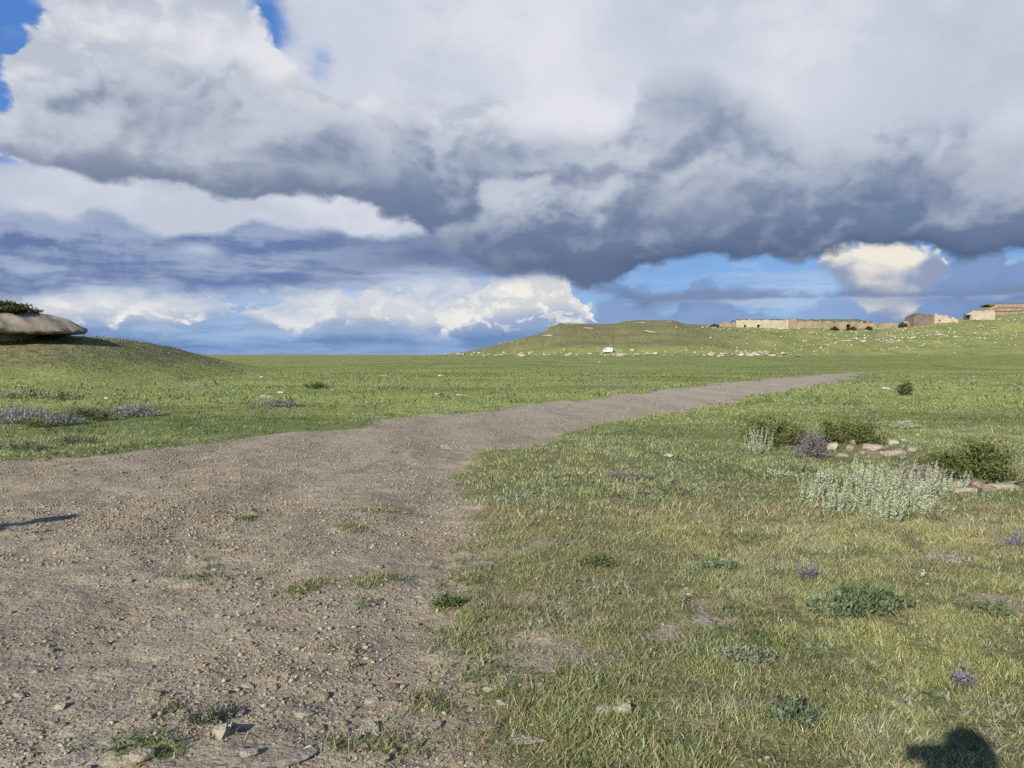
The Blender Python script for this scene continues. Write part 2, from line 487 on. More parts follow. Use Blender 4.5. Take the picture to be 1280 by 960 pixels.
    hh = h + (b1 - 0.5) * 0.6 + relief * 0.6 + hrelief * 0.75 + (heap - 0.45) * 0.22
    lowL, hiL = C(130, 142, 165), C(194, 201, 213)
    body = nt.mix(nt.step(0.05, 1.05, hh), lowL, hiL)
    bodyR = nt.mix(nt.step(0.10, 1.0, hh), C(104, 122, 155), C(196, 204, 217))
    body = nt.mix(cva(P, [(-500, 0.0), (250, .05), (450, .55), (560, .85), (700, .92), (1280, 1.0), (1500, 1)]), body, bodyR)
    # lighter breaks and darker knots inside the deck
    lite = (spot(285, 170, 40, 18) * 0.9 + spot(190, 195, 90, 14) * 0.8 + spot(330, 208, 110, 12) * 0.9 + spot(740, 235, 60, 22) * 0.7 + spot(880, 240, 60, 34) * 0.9 + spot(1040, 195, 60, 22) * 0.55
            + spot(830, 165, 38, 26) * 1.1 + spot(560, 160, 60, 24) * 0.6 + spot(150, 150, 70, 14) * 0.4).sat()
    body = nt.mix((lite * (0.45 + b1 * 0.8)).sat() * 0.85, body, C(196, 203, 215))
    dark = (spot(860, 128, 70, 40) * 0.95 + spot(925, 172, 60, 26) * 0.9 + spot(230, 158, 50, 18) * 0.6 + spot(180, 120, 110, 26) * 0.35 + spot(420, 180, 90, 24) * 0.6 + spot(640, 200, 90, 24) * 0.75
            + spot(1000, 240, 160, 28) * 0.6 + spot(1150, 215, 150, 34) * 0.4 + spot(1260, 225, 90, 30) * 0.3 + spot(470, 215, 110, 24) * 0.5 + spot(1080, 275, 240, 18) * 0.4 + spot(720, 290, 120, 26) * 0.5 + spot(530, 245, 60, 26) * 0.7 + spot(610, 300, 70, 30) * 0.5).sat()
    body = nt.mix((dark * (0.5 + b1 * 0.6)).sat(), body, nt.mix(nt.step(150.0, 260.0, Q), C(112, 130, 162), C(150, 162, 185)))
    tex = (b1 - 0.5) * 1.5 + (puffS - 0.17) * 0.45 + hrelief * 1.3 + (streak - 0.5) * 0.5 * nt.step(200.0, 90.0, Q)
    body = nt.mix((tex * -1.4).sat() * 0.55, body, C(110, 126, 156))
    body = nt.mix((tex * 1.4).sat() * (nt.step(0.25, 0.75, h) * 0.40 + 0.06), body, C(206, 210, 219))
    base = nt.step(0.30, -0.06, h + (w1 - 0.5) * 0.25 + (b1 - 0.5) * 0.2)
    body = nt.mix(base * cva(P, [(-500, .35), (200, .4), (480, .25), (660, .75), (1000, .95), (1280, 1), (1500, 1)]), body,
                  nt.mix(cva(P, [(200, 0), (640, .5), (1000, 1), (1500, 1)]), C(112, 126, 154), C(76, 94, 128)))
    col = nt.mix(a * front, col, body)

    nt.put(bg.inputs[0], col)
    w.cycles.sampling_method = 'MANUAL'; w.cycles.sample_map_resolution = 512

    s = bpy.data.lights.new('sun', 'SUN'); s.energy = 5.0; s.angle = R(0.53); s.color = (1.0, 0.93, 0.80)
    so = bpy.data.objects.new('sun', s); COL.objects.link(so)
    D = Vector((math.sin(SUN_AZ) * math.cos(SUN_EL), math.cos(SUN_AZ) * math.cos(SUN_EL), -math.sin(SUN_EL)))
    so.rotation_euler = D.to_track_quat('-Z', 'Y').to_euler(); so.location = (-30, -50, 40)


def build_camera():
    c = bpy.data.cameras.new('camera'); o = bpy.data.objects.new('camera', c); COL.objects.link(o)
    c.sensor_width = 36.0; c.sensor_fit = 'HORIZONTAL'; c.lens = F / 1280.0 * 36.0
    c.clip_start = 0.02; c.clip_end = 20000
    o.location = (0, 0, EYE); o.rotation_euler = (R(90) - PITCH, 0, 0)
    SC.camera = o
    SC.view_settings.view_transform = 'Standard'; SC.view_settings.look = 'None'
    SC.view_settings.exposure = EXPO; SC.view_settings.gamma = 1.0; SC.view_settings.use_curve_mapping = False
    cy = SC.cycles
    cy.max_bounces = 5; cy.diffuse_bounces = 3; cy.glossy_bounces = 2; cy.transmission_bounces = 3; cy.transparent_max_bounces = 4
    cy.use_denoising = False
    cy.use_adaptive_sampling = True; cy.adaptive_threshold = 0.02
    SC.render.film_transparent = False
# ------------------------------------------------------------------ terrain
def ground_material():
    m, nt, b = new_mat('turf_and_dirt')
    geo = nt.node('ShaderNodeNewGeometry')
    pos = X(nt, geo.outputs['Position'])
    x, y, z = nt.sep(pos)
    p2 = nt.vec(x, y, 0)
    def att(n):
        a = nt.node('ShaderNodeAttribute', attribute_name=n); return X(nt, a.outputs['Fac'])
    dirt, dry, scrub = att('dirt'), att('dry'), att('scrub')
    n_f = nt.noise(p2, 14.0, 5, 0.65)
    n_m = nt.noise(p2, 1.1, 5, 0.6)
    n_l = nt.noise(p2, 0.13, 4, 0.55)
    n_x = nt.noise(nt.vec(x * 0.25, y, z * 6.0), 0.16, 6, 0.65, dims='3D')       # mottling of the far meadow
    # bare dirt with grit of several sizes
    v1 = nt.node('ShaderNodeTexVoronoi', voronoi_dimensions='2D', feature='F1'); v1.inputs['Scale'].default_value = 42; nt.put(v1.inputs['Vector'], p2)
    v2 = nt.node('ShaderNodeTexVoronoi', voronoi_dimensions='2D', feature='F1'); v2.inputs['Scale'].default_value = 15; nt.put(v2.inputs['Vector'], p2)
    c1 = nt.sep(X(nt, v1.outputs['Color']))[0]; c2 = nt.sep(X(nt, v2.outputs['Color']))[0]
    dcol = nt.mix(nt.step(0.32, 0.68, n_m), (0.235, 0.190, 0.128), (0.305, 0.252, 0.178))
    dcol = nt.mix(nt.step(0.35, 0.7, n_l) * 0.5, dcol, (0.25, 0.212, 0.165))
    n_s = nt.noise(nt.vec(x * 1.2 - y * 0.2, y * 0.35 + x * 0.1, 0), 0.9, 4, 0.6)
    dcol = nt.mix(nt.step(0.52, 0.70, n_s) * 0.45, dcol, (0.135, 0.112, 0.082))
    dcol = nt.mix(nt.step(0.46, 0.32, n_s) * 0.40, dcol, (0.315, 0.27, 0.205))
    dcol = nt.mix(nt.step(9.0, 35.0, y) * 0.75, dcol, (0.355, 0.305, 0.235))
    dcol = nt.mix(nt.step(0.6, 0.95, c1) * 0.35, dcol, (0.33, 0.285, 0.225))
    dcol = nt.mix(nt.step(0.36, 0.05, c1) * 0.30, dcol, (0.12, 0.094, 0.068))
    dcol = nt.mix(nt.step(0.80, 0.98, c2) * 0.5, dcol, (0.30, 0.265, 0.22))
    dcol = nt.mix(nt.step(0.55, 0.75, n_f) * 0.35, dcol, (0.105, 0.082, 0.06))
    # turf
    g = nt.mix(nt.step(0.3, 0.7, n_m), (0.150, 0.182, 0.052), (0.220, 0.250, 0.080))
    g = nt.mix(nt.step(0.38, 0.66, n_x) * 0.75, g, (0.275, 0.285, 0.102))
    g = nt.mix(nt.step(0.50, 0.30, n_l) * 0.6, g, (0.115, 0.150, 0.042))
    g = nt.mix(nt.step(0.56, 0.74, n_f) * 0.4, g, (0.075, 0.095, 0.028))
    g = nt.mix(nt.step(0.3, 0.95, dry + (n_m - 0.5) * 0.5) * 0.75, g, (0.22, 0.18, 0.10))
    gs = nt.mix(nt.step(0.35, 0.65, n_m), (0.105, 0.100, 0.048), (0.19, 0.172, 0.09))
    g = nt.mix((scrub * (0.25 + n_x * 1.2)).sat(), g, gs)
    th_shade = nt.mix(nt.step(0.35, 0.65, n_f), (0.080, 0.085, 0.036), (0.165, 0.158, 0.078))      # dead thatch, darkened to paint the shaded gaps under the blades
    g = nt.mix(nt.step(26.0, 9.0, y) * 0.8, g, th_shade)
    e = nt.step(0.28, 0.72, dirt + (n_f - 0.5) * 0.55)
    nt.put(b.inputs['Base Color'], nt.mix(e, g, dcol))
    b.inputs['Roughness'].default_value = 0.95; b.inputs['Specular IOR Level'].default_value = 0.12
    n_c = nt.noise(p2, 34.0, 4, 0.6)
    hgt = n_f * 0.022 + n_c * 0.010 + n_m * 0.03 + X(nt, v1.outputs['Distance']) * -0.004
    far = nt.noise(p2, 2.6, 5, 0.7) * 0.22 * nt.step(12.0, 60.0, y) * (1.0 - e)
    bu = nt.node('ShaderNodeBump'); bu.inputs['Strength'].default_value = 0.9; bu.inputs['Distance'].default_value = 1.0
    nt.put(bu.inputs['Height'], hgt * (nt.step(45.0, 5.0, y) * 0.9 + 0.1) + far); nt.l.new(bu.outputs[0], b.inputs['Normal'])
    return m


def axis(fine, lo, hi, grow, limit_lo, limit_hi):
    a = list(np.arange(lo, hi + 1e-6, fine))
    s, v = fine, hi
    while v < limit_hi:
        s = max(fine, fine + grow * (v - hi)); v += s; a.append(v)
    s, v, pre = fine, lo, []
    while v > limit_lo:
        s = max(fine, fine + grow * (lo - v)); v -= s; pre.append(v)
    return np.array(pre[::-1] + a)


def build_terrain():
    xs = axis(0.05, -4.5, 5.5, 0.013, -3500, 3500)
    ya = axis(0.045, 2.0, 8.0, 0.0125, 1.9, 4500)
    yb = axis(0.3, 1.0, 1.7, 0.12, -600, 1.8)
    ys = np.concatenate([yb[yb < 1.85], ya[ya >= 1.9]])
    nx, ny = len(xs), len(ys)
    Xg, Yg = np.meshgrid(xs, ys)
    x, y = Xg.ravel(), Yg.ravel()
    z = ground_h(x, y)
    dirt = dirt_mask(x, y) * (1 - sstep(150, 200, y)); dry = dry_mask(x, y)
    kh, hh = knoll_h(x, y), hill_h(x, y)
    # scrubby brown turf: the back of the knoll and the steep hill side
    hill_br = sstep(0.05, 0.3, hill_t(y)) * sstep(1.5, 5, hh) * (1 - 0.8 * sstep(60, 130, x)) * (1.15 + fbm(x, y, 30, 3, 90) * 0.8)
    scrub = np.clip(np.maximum(sstep(0.5, 1.4, kh + fbm(x, y, 4, 3, 91) * 0.6) * sstep(36, 42, y) * 1.25, hill_br), 0, 1)
    idx = np.arange(nx * ny).reshape(ny, nx)
    q = np.stack([idx[:-1, :-1], idx[:-1, 1:], idx[1:, 1:], idx[1:, :-1]], -1).reshape(-1, 4)
    fd = dirt[q].mean(1); fx = x[q].mean(1); fy = y[q].mean(1)
    sd = poly_sd(fx, fy, _RP)
    is_hill = (fy > 274 + fbm(fx, fy, 20, 3, 95) * 16) & (hh[q].mean(1) > 1.7) & (fy < 800)
    is_knoll = (kh[q].mean(1) > 0.35) & (fx < 0)
    is_track = (fd > 0.42) & (sd < 1.2) & (fy < 190)
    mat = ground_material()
    sets = [('dirt_track', is_track), ('hillside', is_hill & ~is_track), ('knoll', is_knoll & ~is_track & ~is_hill)]
    used = np.zeros(len(q), bool)
    for n, mk in sets: used |= mk
    sets.append(('ground', ~used))
    V = np.stack([x, y, z], 1)
    for n, mk in sets:
        f = q[mk]; u, inv = np.unique(f.ravel(), return_inverse=True)
        me = np_mesh(n, V[u], inv, np.full(len(f), 4), attrs={'dirt': dirt[u], 'dry': dry[u], 'scrub': scrub[u]}, smooth=True)
        tag(link_mesh(n, me, mat), kind='structure')


# ------------------------------------------------------------------ blades and leaves (uncountable cover)
def leaf_material(name, rough=0.75, trans=0.35, spec=0.25):
    m, nt, b = new_mat(name)
    a = nt.node('ShaderNodeAttribute', attribute_name='tint')
    nt.l.new(a.outputs['Color'], b.inputs['Base Color'])
    b.inputs['Roughness'].default_value = rough; b.inputs['Specular IOR Level'].default_value = spec
    t = nt.node('ShaderNodeBsdfTranslucent'); nt.l.new(a.outputs['Color'], t.inputs['Color'])
    mx = nt.node('ShaderNodeMixShader'); mx.inputs[0].default_value = trans
    nt.l.new(b.outputs[0], mx.inputs[1]); nt.l.new(t.outputs[0], mx.inputs[2])
    nt.l.new(mx.outputs[0], nt.n['Material Output'].inputs['Surface'])
    return m


def scatter(n, dmin, dmax, half=0.86, power=1.0):
    """random ground points in the wedge before the viewer; power 1 = even per square metre, lower = thicker nearby"""
    u = RNG.random(n)
    if abs(power) < 1e-6: d = dmin * (dmax / dmin) ** u
    else:
        e = 2.0 * power
        d = (dmin ** e + u * (dmax ** e - dmin ** e)) ** (1 / e)
    s = (RNG.random(n) * 2 - 1) * half
    return d * s, d


def blades(x, y, h, w, lean, col, wide=False, base=None):
    """bent strips: two segments per blade, five points"""
    n = len(x)
    z = (ground_h(x, y) if base is None else base) - 0.006
    az = RNG.random(n) * 2 * np.pi
    fa = RNG.random(n) * 2 * np.pi                                  # facing
    lx, ly = np.cos(az) * lean * h, np.sin(az) * lean * h
    sx, sy = np.cos(fa) * w * 0.5, np.sin(fa) * w * 0.5
    hz = h * np.sqrt(np.clip(1 - lean ** 2 * 0.6, 0.1, 1))
    P = np.zeros((n, 5, 3))
    k = 0.55 if wide else 1.0
    P[:, 0] = np.stack([x - sx * k, y - sy * k, z], 1); P[:, 1] = np.stack([x + sx * k, y + sy * k, z], 1)
    mx, my, mz = x + lx * 0.35, y + ly * 0.35, z + hz * 0.58
    k2 = 1.0 if wide else 0.75
    P[:, 2] = np.stack([mx + sx * k2, my + sy * k2, mz], 1); P[:, 3] = np.stack([mx - sx * k2, my - sy * k2, mz], 1)
    P[:, 4] = np.stack([x + lx, y + ly, z + hz], 1)
    i0 = np.arange(n) * 5
    f = np.stack([i0, i0 + 1, i0 + 2, i0 + 3, i0 + 3, i0 + 2, i0 + 4], 1).ravel()
    sz = np.tile([4, 3], n)
    return P.reshape(-1, 3), f, sz, np.repeat(col, 5, 0)


def merge(parts):
    V, Fc, S, Cc, o = [], [], [], [], 0
    for v, f, s, c in parts:
        V.append(v); Fc.append(f + o); S.append(s); Cc.append(c); o += len(v)
    return np.concatenate(V), np.concatenate(Fc), np.concatenate(S), np.concatenate(Cc)


def mixc(a, b, t):
    a, b = np.asarray(a, float), np.asarray(b, float)
    t = np.clip(np.asarray(t, float), 0, 1)[:, None]
    return a * (1 - t) + b * t


G1, G2 = (0.088, 0.120, 0.034), (0.215, 0.258, 0.084)     # deep and fresh green
G3 = (0.23, 0.25, 0.165)                                # grey green
STRAW, STRAW2 = (0.36, 0.295, 0.165), (0.25, 0.195, 0.10)


def build_cover():
    mat = leaf_material('grass_blade')
    # --- green grass
    parts = []
    for n, d0, d1, pw, h0, w0 in ((600000, 2.1, 7.5, 0.75, 0.041, 0.0036), (380000, 6.5, 20, 0.6, 0.050, 0.0075), (390000, 18, 75, 0.45, 0.058, 0.018)):
        x, y = scatter(n, d0, d1, power=pw)
        dm = dirt_mask(x, y); dr = dry_mask(x, y)
        clump = fbm(x, y, 0.22, 3, 101); tall = fbm(x, y, 1.3, 3, 103)
        kn = sstep(0.7, 1.6, knoll_h(x, y) + fbm(x, y, 4, 3, 91) * 0.6)
        keep = RNG.random(n) < np.clip(np.clip(1.0 - dm * 1.03, 0, 1) ** (1 + 1.4 * sstep(14, 8, y)) * (0.74 + clump * 1.5) * (1 - 0.35 * dr) * (1 - 0.85 * kn), 0, 1)
        x, y, clump, tall, dm, dr = (a[keep] for a in (x, y, clump, tall, dm, dr))
        k = len(x)
        left = sstep(0.0, -3.0, x + (y - 14) * 0.1) * sstep(9, 14, y)
        h = h0 * (0.35 + RNG.random(k) * 1.0) * (1 + clump * 0.9 + tall * 0.5) * (1 - 0.5 * dm)
        h = np.clip(h, 0.012, 1)
        p1, p2_ = fbm(x, y, 0.55, 3, 107), fbm(x, y, 1.6, 3, 108)
        near = sstep(30, 9, y)
        col = mixc(G1, G2, RNG.random(k) * 0.7 + 0.25 + 0.25 * left + tall * 0.5 + 0.25 * sstep(8, 22, y))
        col = mixc(col, (0.115, 0.165, 0.075), sstep(0.12, 0.45, p1) * 0.85 * near)               # blue green tufts
        col = mixc(col, (0.265, 0.28, 0.09), sstep(0.10, 0.42, p2_ - 0.3 * p1) * 0.55 * near)     # yellow green patches
        col = mixc(col, G3, sstep(0.10, 0.40, -p1 + 0.4 * tall) * 0.75 * near * (1 - 0.6 * left))  # woolly grey green
        col = mixc(col, STRAW, (RNG.random(k) < (0.07 + 0.62 * dr) * (1 - 0.75 * left)) * (0.4 + 0.6 * RNG.random(k)))
        col = mixc(col, (0.46, 0.46, 0.32), (RNG.random(k) < 0.16 * near) * (0.35 + 0.6 * RNG.random(k)))
        mott = fbm(x * 0.45, y, 5.0, 4, 161) * sstep(9, 20, y)
        col = mixc(col, (0.075, 0.105, 0.030), sstep(0.02, 0.40, mott) * 0.75)
        col = mixc(col, (0.27, 0.29, 0.10), sstep(0.02, 0.40, -mott) * 0.60)
        vv = 0.45 + 0.55 * near
        col *= (1.22 + (RNG.random(k) - 0.5) * 1.0 * vv)[:, None]
        parts.append(blades(x, y, h, w0 * (0.6 + RNG.random(k) * 0.8), np.clip(0.35 + RNG.random(k) ** 0.8 * 0.64, 0, .98), col))
    V, f, s, c = merge(parts)
    tag(link_mesh('grass', np_mesh('grass', V, f, s, c), mat), kind='stuff')
    # --- dry stalks and straw
    parts = []
    for n, d0, d1, h0, w0 in ((150000, 2.1, 8.5, 0.075, 0.0032), (80000, 7.5, 24, 0.08, 0.007)):
        x, y = scatter(n, d0, d1, power=0.8)
        dm = dirt_mask(x, y); dr = dry_mask(x, y)
        edge = np.exp(-((dm - 0.45) / 0.28) ** 2)
        keep = RNG.random(n) < np.clip(dr * 0.95 * (1 - dm) + edge * 0.6 * sstep(-2, 0, x) * sstep(12, 8, y), 0, 1) * (0.6 + fbm(x, y, 0.25, 3, 111))
        x, y = x[keep], y[keep]; k = len(x)
        col = mixc(STRAW2, STRAW, RNG.random(k)) * (0.8 + RNG.random(k) * 0.5)[:, None]
        parts.append(blades(x, y, h0 * (0.3 + RNG.random(k)), w0 * (0.6 + RNG.random(k) * 0.7), 0.5 + RNG.random(k) * 0.49, col))
    V, f, s, c = merge(parts)
    tag(link_mesh('dry_grass', np_mesh('dry_grass', V, f, s, c), mat), kind='stuff')
    # --- broad-leaved herbs between the grass, grey green and deep green
    parts = []
    for n, d0, d1, l0, w0 in ((120000, 2.1, 9, 0.036, 0.0085), (90000, 8, 26, 0.06, 0.018), (40000, 24, 60, 0.13, 0.045)):
        x, y = scatter(n, d0, d1, power=0.75)
        dm = dirt_mask(x, y)
        patch = fbm(x, y, 0.5, 4, 121) + 0.5 * fbm(x, y, 2.2, 3, 123)
        keep = RNG.random(n) < np.clip(sstep(-0.08, 0.42, patch) * (1 - dm) + 0.04 * (dm > 0.5) * (fbm(x, y, 0.4, 3, 125) > 0.3), 0, 1)
        x, y, patch = x[keep], y[keep], patch[keep]; k = len(x)
        # gather the leaves into rosettes
        cell = l0 * 1.9
        gx, gy = np.floor(x / cell), np.floor(y / cell)
        cx = (gx + 0.2 + 0.6 * _hash(gx, gy, 5)) * cell; cy = (gy + 0.2 + 0.6 * _hash(gx, gy, 6)) * cell
        x = cx + (x - cx) * 0.45; y = cy + (y - cy) * 0.45
        kind = _hash(gx, gy, 7)
        sil = fbm(x, y, 1.1, 3, 131)
        col = mixc((0.060, 0.092, 0.030), (0.215, 0.235, 0.165), sstep(0.35, 0.75, kind * 0.55 + sil * 0.8 + 0.25))
        col = mixc(col, (0.14, 0.17, 0.05), (kind > 0.8) * 0.7)
        col *= (0.75 + RNG.random(k) * 0.5)[:, None]
        parts.append(blades(x, y, l0 * (0.6 + RNG.random(k) * 0.8), w0 * (0.7 + RNG.random(k) * 0.6), 0.4 + RNG.random(k) * 0.55, col, wide=True))
    V, f, s, c = merge(parts)
    tag(link_mesh('ground_cover', np_mesh('ground_cover', V, f, s, c), leaf_material('herb_leaf', 0.8, 0.2)), kind='stuff')


def hull_points(n, seed, flat=0.7):
    rg = np.random.default_rng(seed)
    p = rg.normal(size=(n, 3)); p /= np.linalg.norm(p, axis=1)[:, None]
    p *= (0.75 + 0.3 * rg.random(n))[:, None]
    p *= np.array([1.0, 0.62 + 0.3 * rg.random(), flat])
    return p


def hull_bm(pts):
    bm = bmesh.new()
    for p in pts: bm.verts.new(p)
    r = bmesh.ops.convex_hull(bm, input=bm.verts)
    bmesh.ops.delete(bm, geom=[g for g in set(r['geom_interior'] + r['geom_unused']) if isinstance(g, bmesh.types.BMVert)], context='VERTS')
    bmesh.ops.recalc_face_normals(bm, faces=bm.faces)
    return bm


def stone_material(name, c1, c2, spot=(0.30, 0.26, 0.2)):
    m, nt, b = new_mat(name)
    tc = nt.node('ShaderNodeTexCoord'); v = X(nt, tc.outputs['Object'])
    oi = nt.node('ShaderNodeObjectInfo'); r = X(nt, oi.outputs['Random'])
    n = nt.noise(v, 1.3, 5, 0.6, dims='3D'); n2 = nt.noise(v, 4.5, 4, 0.6, dims='3D')
    c = nt.mix(nt.step(0.3, 0.7, n + (r - 0.5) * 0.5), c1, c2)
    c = nt.mix(nt.step(0.6, 0.72, n2) * 0.6, c, spot)
    c = nt.mix(nt.step(0.42, 0.3, n2) * 0.5, c, tuple(a * 0.45 for a in c1))
    nt.put(b.inputs['Base Color'], c); b.inputs['Roughness'].default_value = 0.9; b.inputs['Specular IOR Level'].default_value = 0.2
    bu = nt.node('ShaderNodeBump'); bu.inputs['Strength'].default_value = 0.6; bu.inputs['Distance'].default_value = 0.1
    nt.put(bu.inputs['Height'], n * 0.6 + n2 * 0.4); nt.l.new(bu.outputs[0], b.inputs['Normal'])
    return m


def build_gravel():
    m, nt, b = new_mat('grit')
    a = nt.node('ShaderNodeAttribute', attribute_name='tint'); nt.l.new(a.outputs['Color'], b.inputs['Base Color'])
    b.inputs['Roughness'].default_value = 0.92; b.inputs['Specular IOR Level'].default_value = 0.15
    protos = []
    for k in range(8):
        bm = hull_bm(hull_points(11, 200 + k, 0.55)); bm.verts.index_update()
        V = np.array([v.co[:] for v in bm.verts]); T = np.array([[l.vert.index for l in f.loops] for f in bm.faces]); bm.free()
        protos.append((V, T))
    parts = []
    for n, d0, d1, pw, r0, r1 in ((105000, 2.1, 8, 0.8, 0.0035, 0.012), (13000, 2.1, 9, 0.8, 0.010, 0.026), (50000, 7, 20, 0.6, 0.009, 0.026), (14000, 18, 48, 0.5, 0.02, 0.05)):
        x, y = scatter(n, d0, d1, power=pw)
        dm = dirt_mask(x, y)
        cl = fbm(x, y, 1.1, 4, 141) + 0.18 * sstep(1.0, -4.0, x)
        keep = RNG.random(n) < np.clip(dm * (0.10 + 0.85 * sstep(-0.25, 0.45, cl)) + 0.02, 0, 1)
        x, y = x[keep], y[keep]; k = len(x)
        r = r0 + (r1 - r0) * RNG.random(k) ** 2.6
        z = ground_h(x, y) + r * (0.05 + 0.25 * RNG.random(k))
        which = RNG.integers(0, 8, k); rot = RNG.random(k) * 6.283
        t = RNG.random(k)
        col = mixc((0.16, 0.128, 0.090), (0.33, 0.278, 0.205), t); col = mixc(col, (0.21, 0.145, 0.105), RNG.random(k) < 0.12)
        col = mixc(col, (0.40, 0.36, 0.30), (RNG.random(k) < 0.03) * 0.6)
        for w in range(8):
            s = which == w
            if not s.any(): continue
            Vp, T = protos[w]; nn = s.sum()
            c, sn = np.cos(rot[s]), np.sin(rot[s]); rr = r[s]
            px = (Vp[None, :, 0] * c[:, None] - Vp[None, :, 1] * sn[:, None]) * rr[:, None] + x[s][:, None]
            py = (Vp[None, :, 0] * sn[:, None] + Vp[None, :, 1] * c[:, None]) * rr[:, None] + y[s][:, None]
            pz = Vp[None, :, 2] * rr[:, None] + z[s][:, None]
            vv = np.stack([px, py, pz], -1).reshape(-1, 3)
            ff = (T[None] + (np.arange(nn) * len(Vp))[:, None, None]).ravel()
            parts.append((vv, ff, np.full(nn * len(T), 3), np.repeat(col[s], len(Vp), 0)))
    V, f, s, c = merge(parts)
    tag(link_mesh('gravel', np_mesh('gravel', V, f, s, c), m), kind='stuff')
# ------------------------------------------------------------------ plants
def rhombs(p, d, L, W, col, seed):
    """leaf-shaped faces: base p, direction d (n,3), length L, width W; slightly folded along the midrib"""
    rg = np.random.default_rng(seed)
    n = len(p)
    d = d / np.maximum(np.linalg.norm(d, axis=1), 1e-6)[:, None]
    r = rg.normal(size=(n, 3)); s = np.cross(d, r); s /= np.maximum(np.linalg.norm(s, axis=1), 1e-6)[:, None]
    up = np.cross(s, d)
    L = np.broadcast_to(L, n)[:, None]; W = np.broadcast_to(W, n)[:, None]
    a = p; b = p + d * L * 0.5 + s * W * 0.5 + up * W * 0.15; c = p + d * L + up * L * -0.12; e = p + d * L * 0.5 - s * W * 0.5 + up * W * 0.15
    V = np.stack([a, b, c, e], 1).reshape(-1, 3)
    i = np.arange(n) * 4
    f = np.stack([i, i + 1, i + 2, i, i + 2, i + 3], 1).ravel()
    return V, f, np.full(2 * n, 3), np.repeat(col, 4, 0)


def tubes(lines, r0, r1, col, sides=4):
    V, Fc, S = [], [], []; o = 0
    for ln in lines:
        ln = np.asarray(ln, float); k = len(ln)
        for i in range(k):
            r = r0 + (r1 - r0) * i / max(k - 1, 1)
            a = np.arange(sides) / sides * 2 * np.pi
            V.append(np.stack([ln[i, 0] + r * np.cos(a), ln[i, 1] + r * np.sin(a), np.full(sides, ln[i, 2])], 1))
        for i in range(k - 1):
            for j in range(sides):
                Fc += [o + i * sides + j, o + i * sides + (j + 1) % sides, o + (i + 1) * sides + (j + 1) % sides, o + (i + 1) * sides + j]; S.append(4)
        o += k * sides
    V = np.concatenate(V)
    return V, np.array(Fc), np.array(S), np.tile(np.array(col)[None], (len(V), 1))


MATS = {}


def leafmat():
    if 'leaf' not in MATS: MATS['leaf'] = leaf_material('plant_leaf', 0.8, 0.25, 0.2)
    return MATS['leaf']


def plant_root(name, loc, label, cat, group=None, rz=0):
    return tag(empty(name, loc, rz), label, cat, group)


def sage(loc, label, h=0.45, spread=0.35, stems=34, seed=1, c1=(0.27, 0.32, 0.20), c2=(0.54, 0.58, 0.43), group='silvery sage plants by the stones', leafk=1.0):
    """upright woolly stems set with short pale leaves all the way up"""
    rg = np.random.default_rng(seed)
    root = plant_root('sage_plant', loc, label, 'sage plant', group)
    lines, P, D, L, C_ = [], [], [], [], []
    for i in range(stems):
        a = rg.random() * 6.283; r = spread * math.sqrt(rg.random())
        b = np.array([math.cos(a) * r * 0.75, math.sin(a) * r * 0.75, -0.03])
        hh = h * (0.40 + 0.72 * rg.random() ** 1.2) * (1 - 0.35 * (r / spread) ** 2)
        tip = b + np.array([math.cos(a) * r * 0.25 + 0.03 + rg.normal() * 0.04, math.sin(a) * r * 0.25 + rg.normal() * 0.035, hh])
        mid = (b + tip) / 2 + np.array([rg.normal() * 0.01, rg.normal() * 0.01, 0])
        ln = [b + (mid - b) * t * 2 if t < 0.5 else mid + (tip - mid) * (t - 0.5) * 2 for t in np.linspace(0, 1, 5)]
        lines.append(ln)
        k = int(85 * hh / 0.45 * leafk)
        t = rg.random(k) ** 0.8
        pts = b[None] * (1 - t[:, None]) + tip[None] * t[:, None]
        az = rg.random(k) * 6.283; el = 0.35 + 0.9 * rg.random(k) * t
        dd = np.stack([np.cos(az) * np.cos(el), np.sin(az) * np.cos(el), np.sin(el)], 1)
        P.append(pts); D.append(dd); L.append((0.036 - 0.019 * t) * (0.7 + 0.6 * rg.random(k)))
        C_.append(mixc(c1, c2, 0.15 + 0.75 * t * rg.random(k) + 0.25 * rg.random(k)))
    P, D, L, C_ = map(np.concatenate, (P, D, L, C_))
    V, f, s, c = tubes(lines, 0.004, 0.0025, (0.22, 0.235, 0.16))
    link_mesh('stem', np_mesh('stem', V, f, s, c), leafmat(), root)
    V, f, s, c = rhombs(P, D, L, L * 0.38, C_, seed)
    link_mesh('foliage', np_mesh('foliage', V, f, s, c), leafmat(), root)
    return root


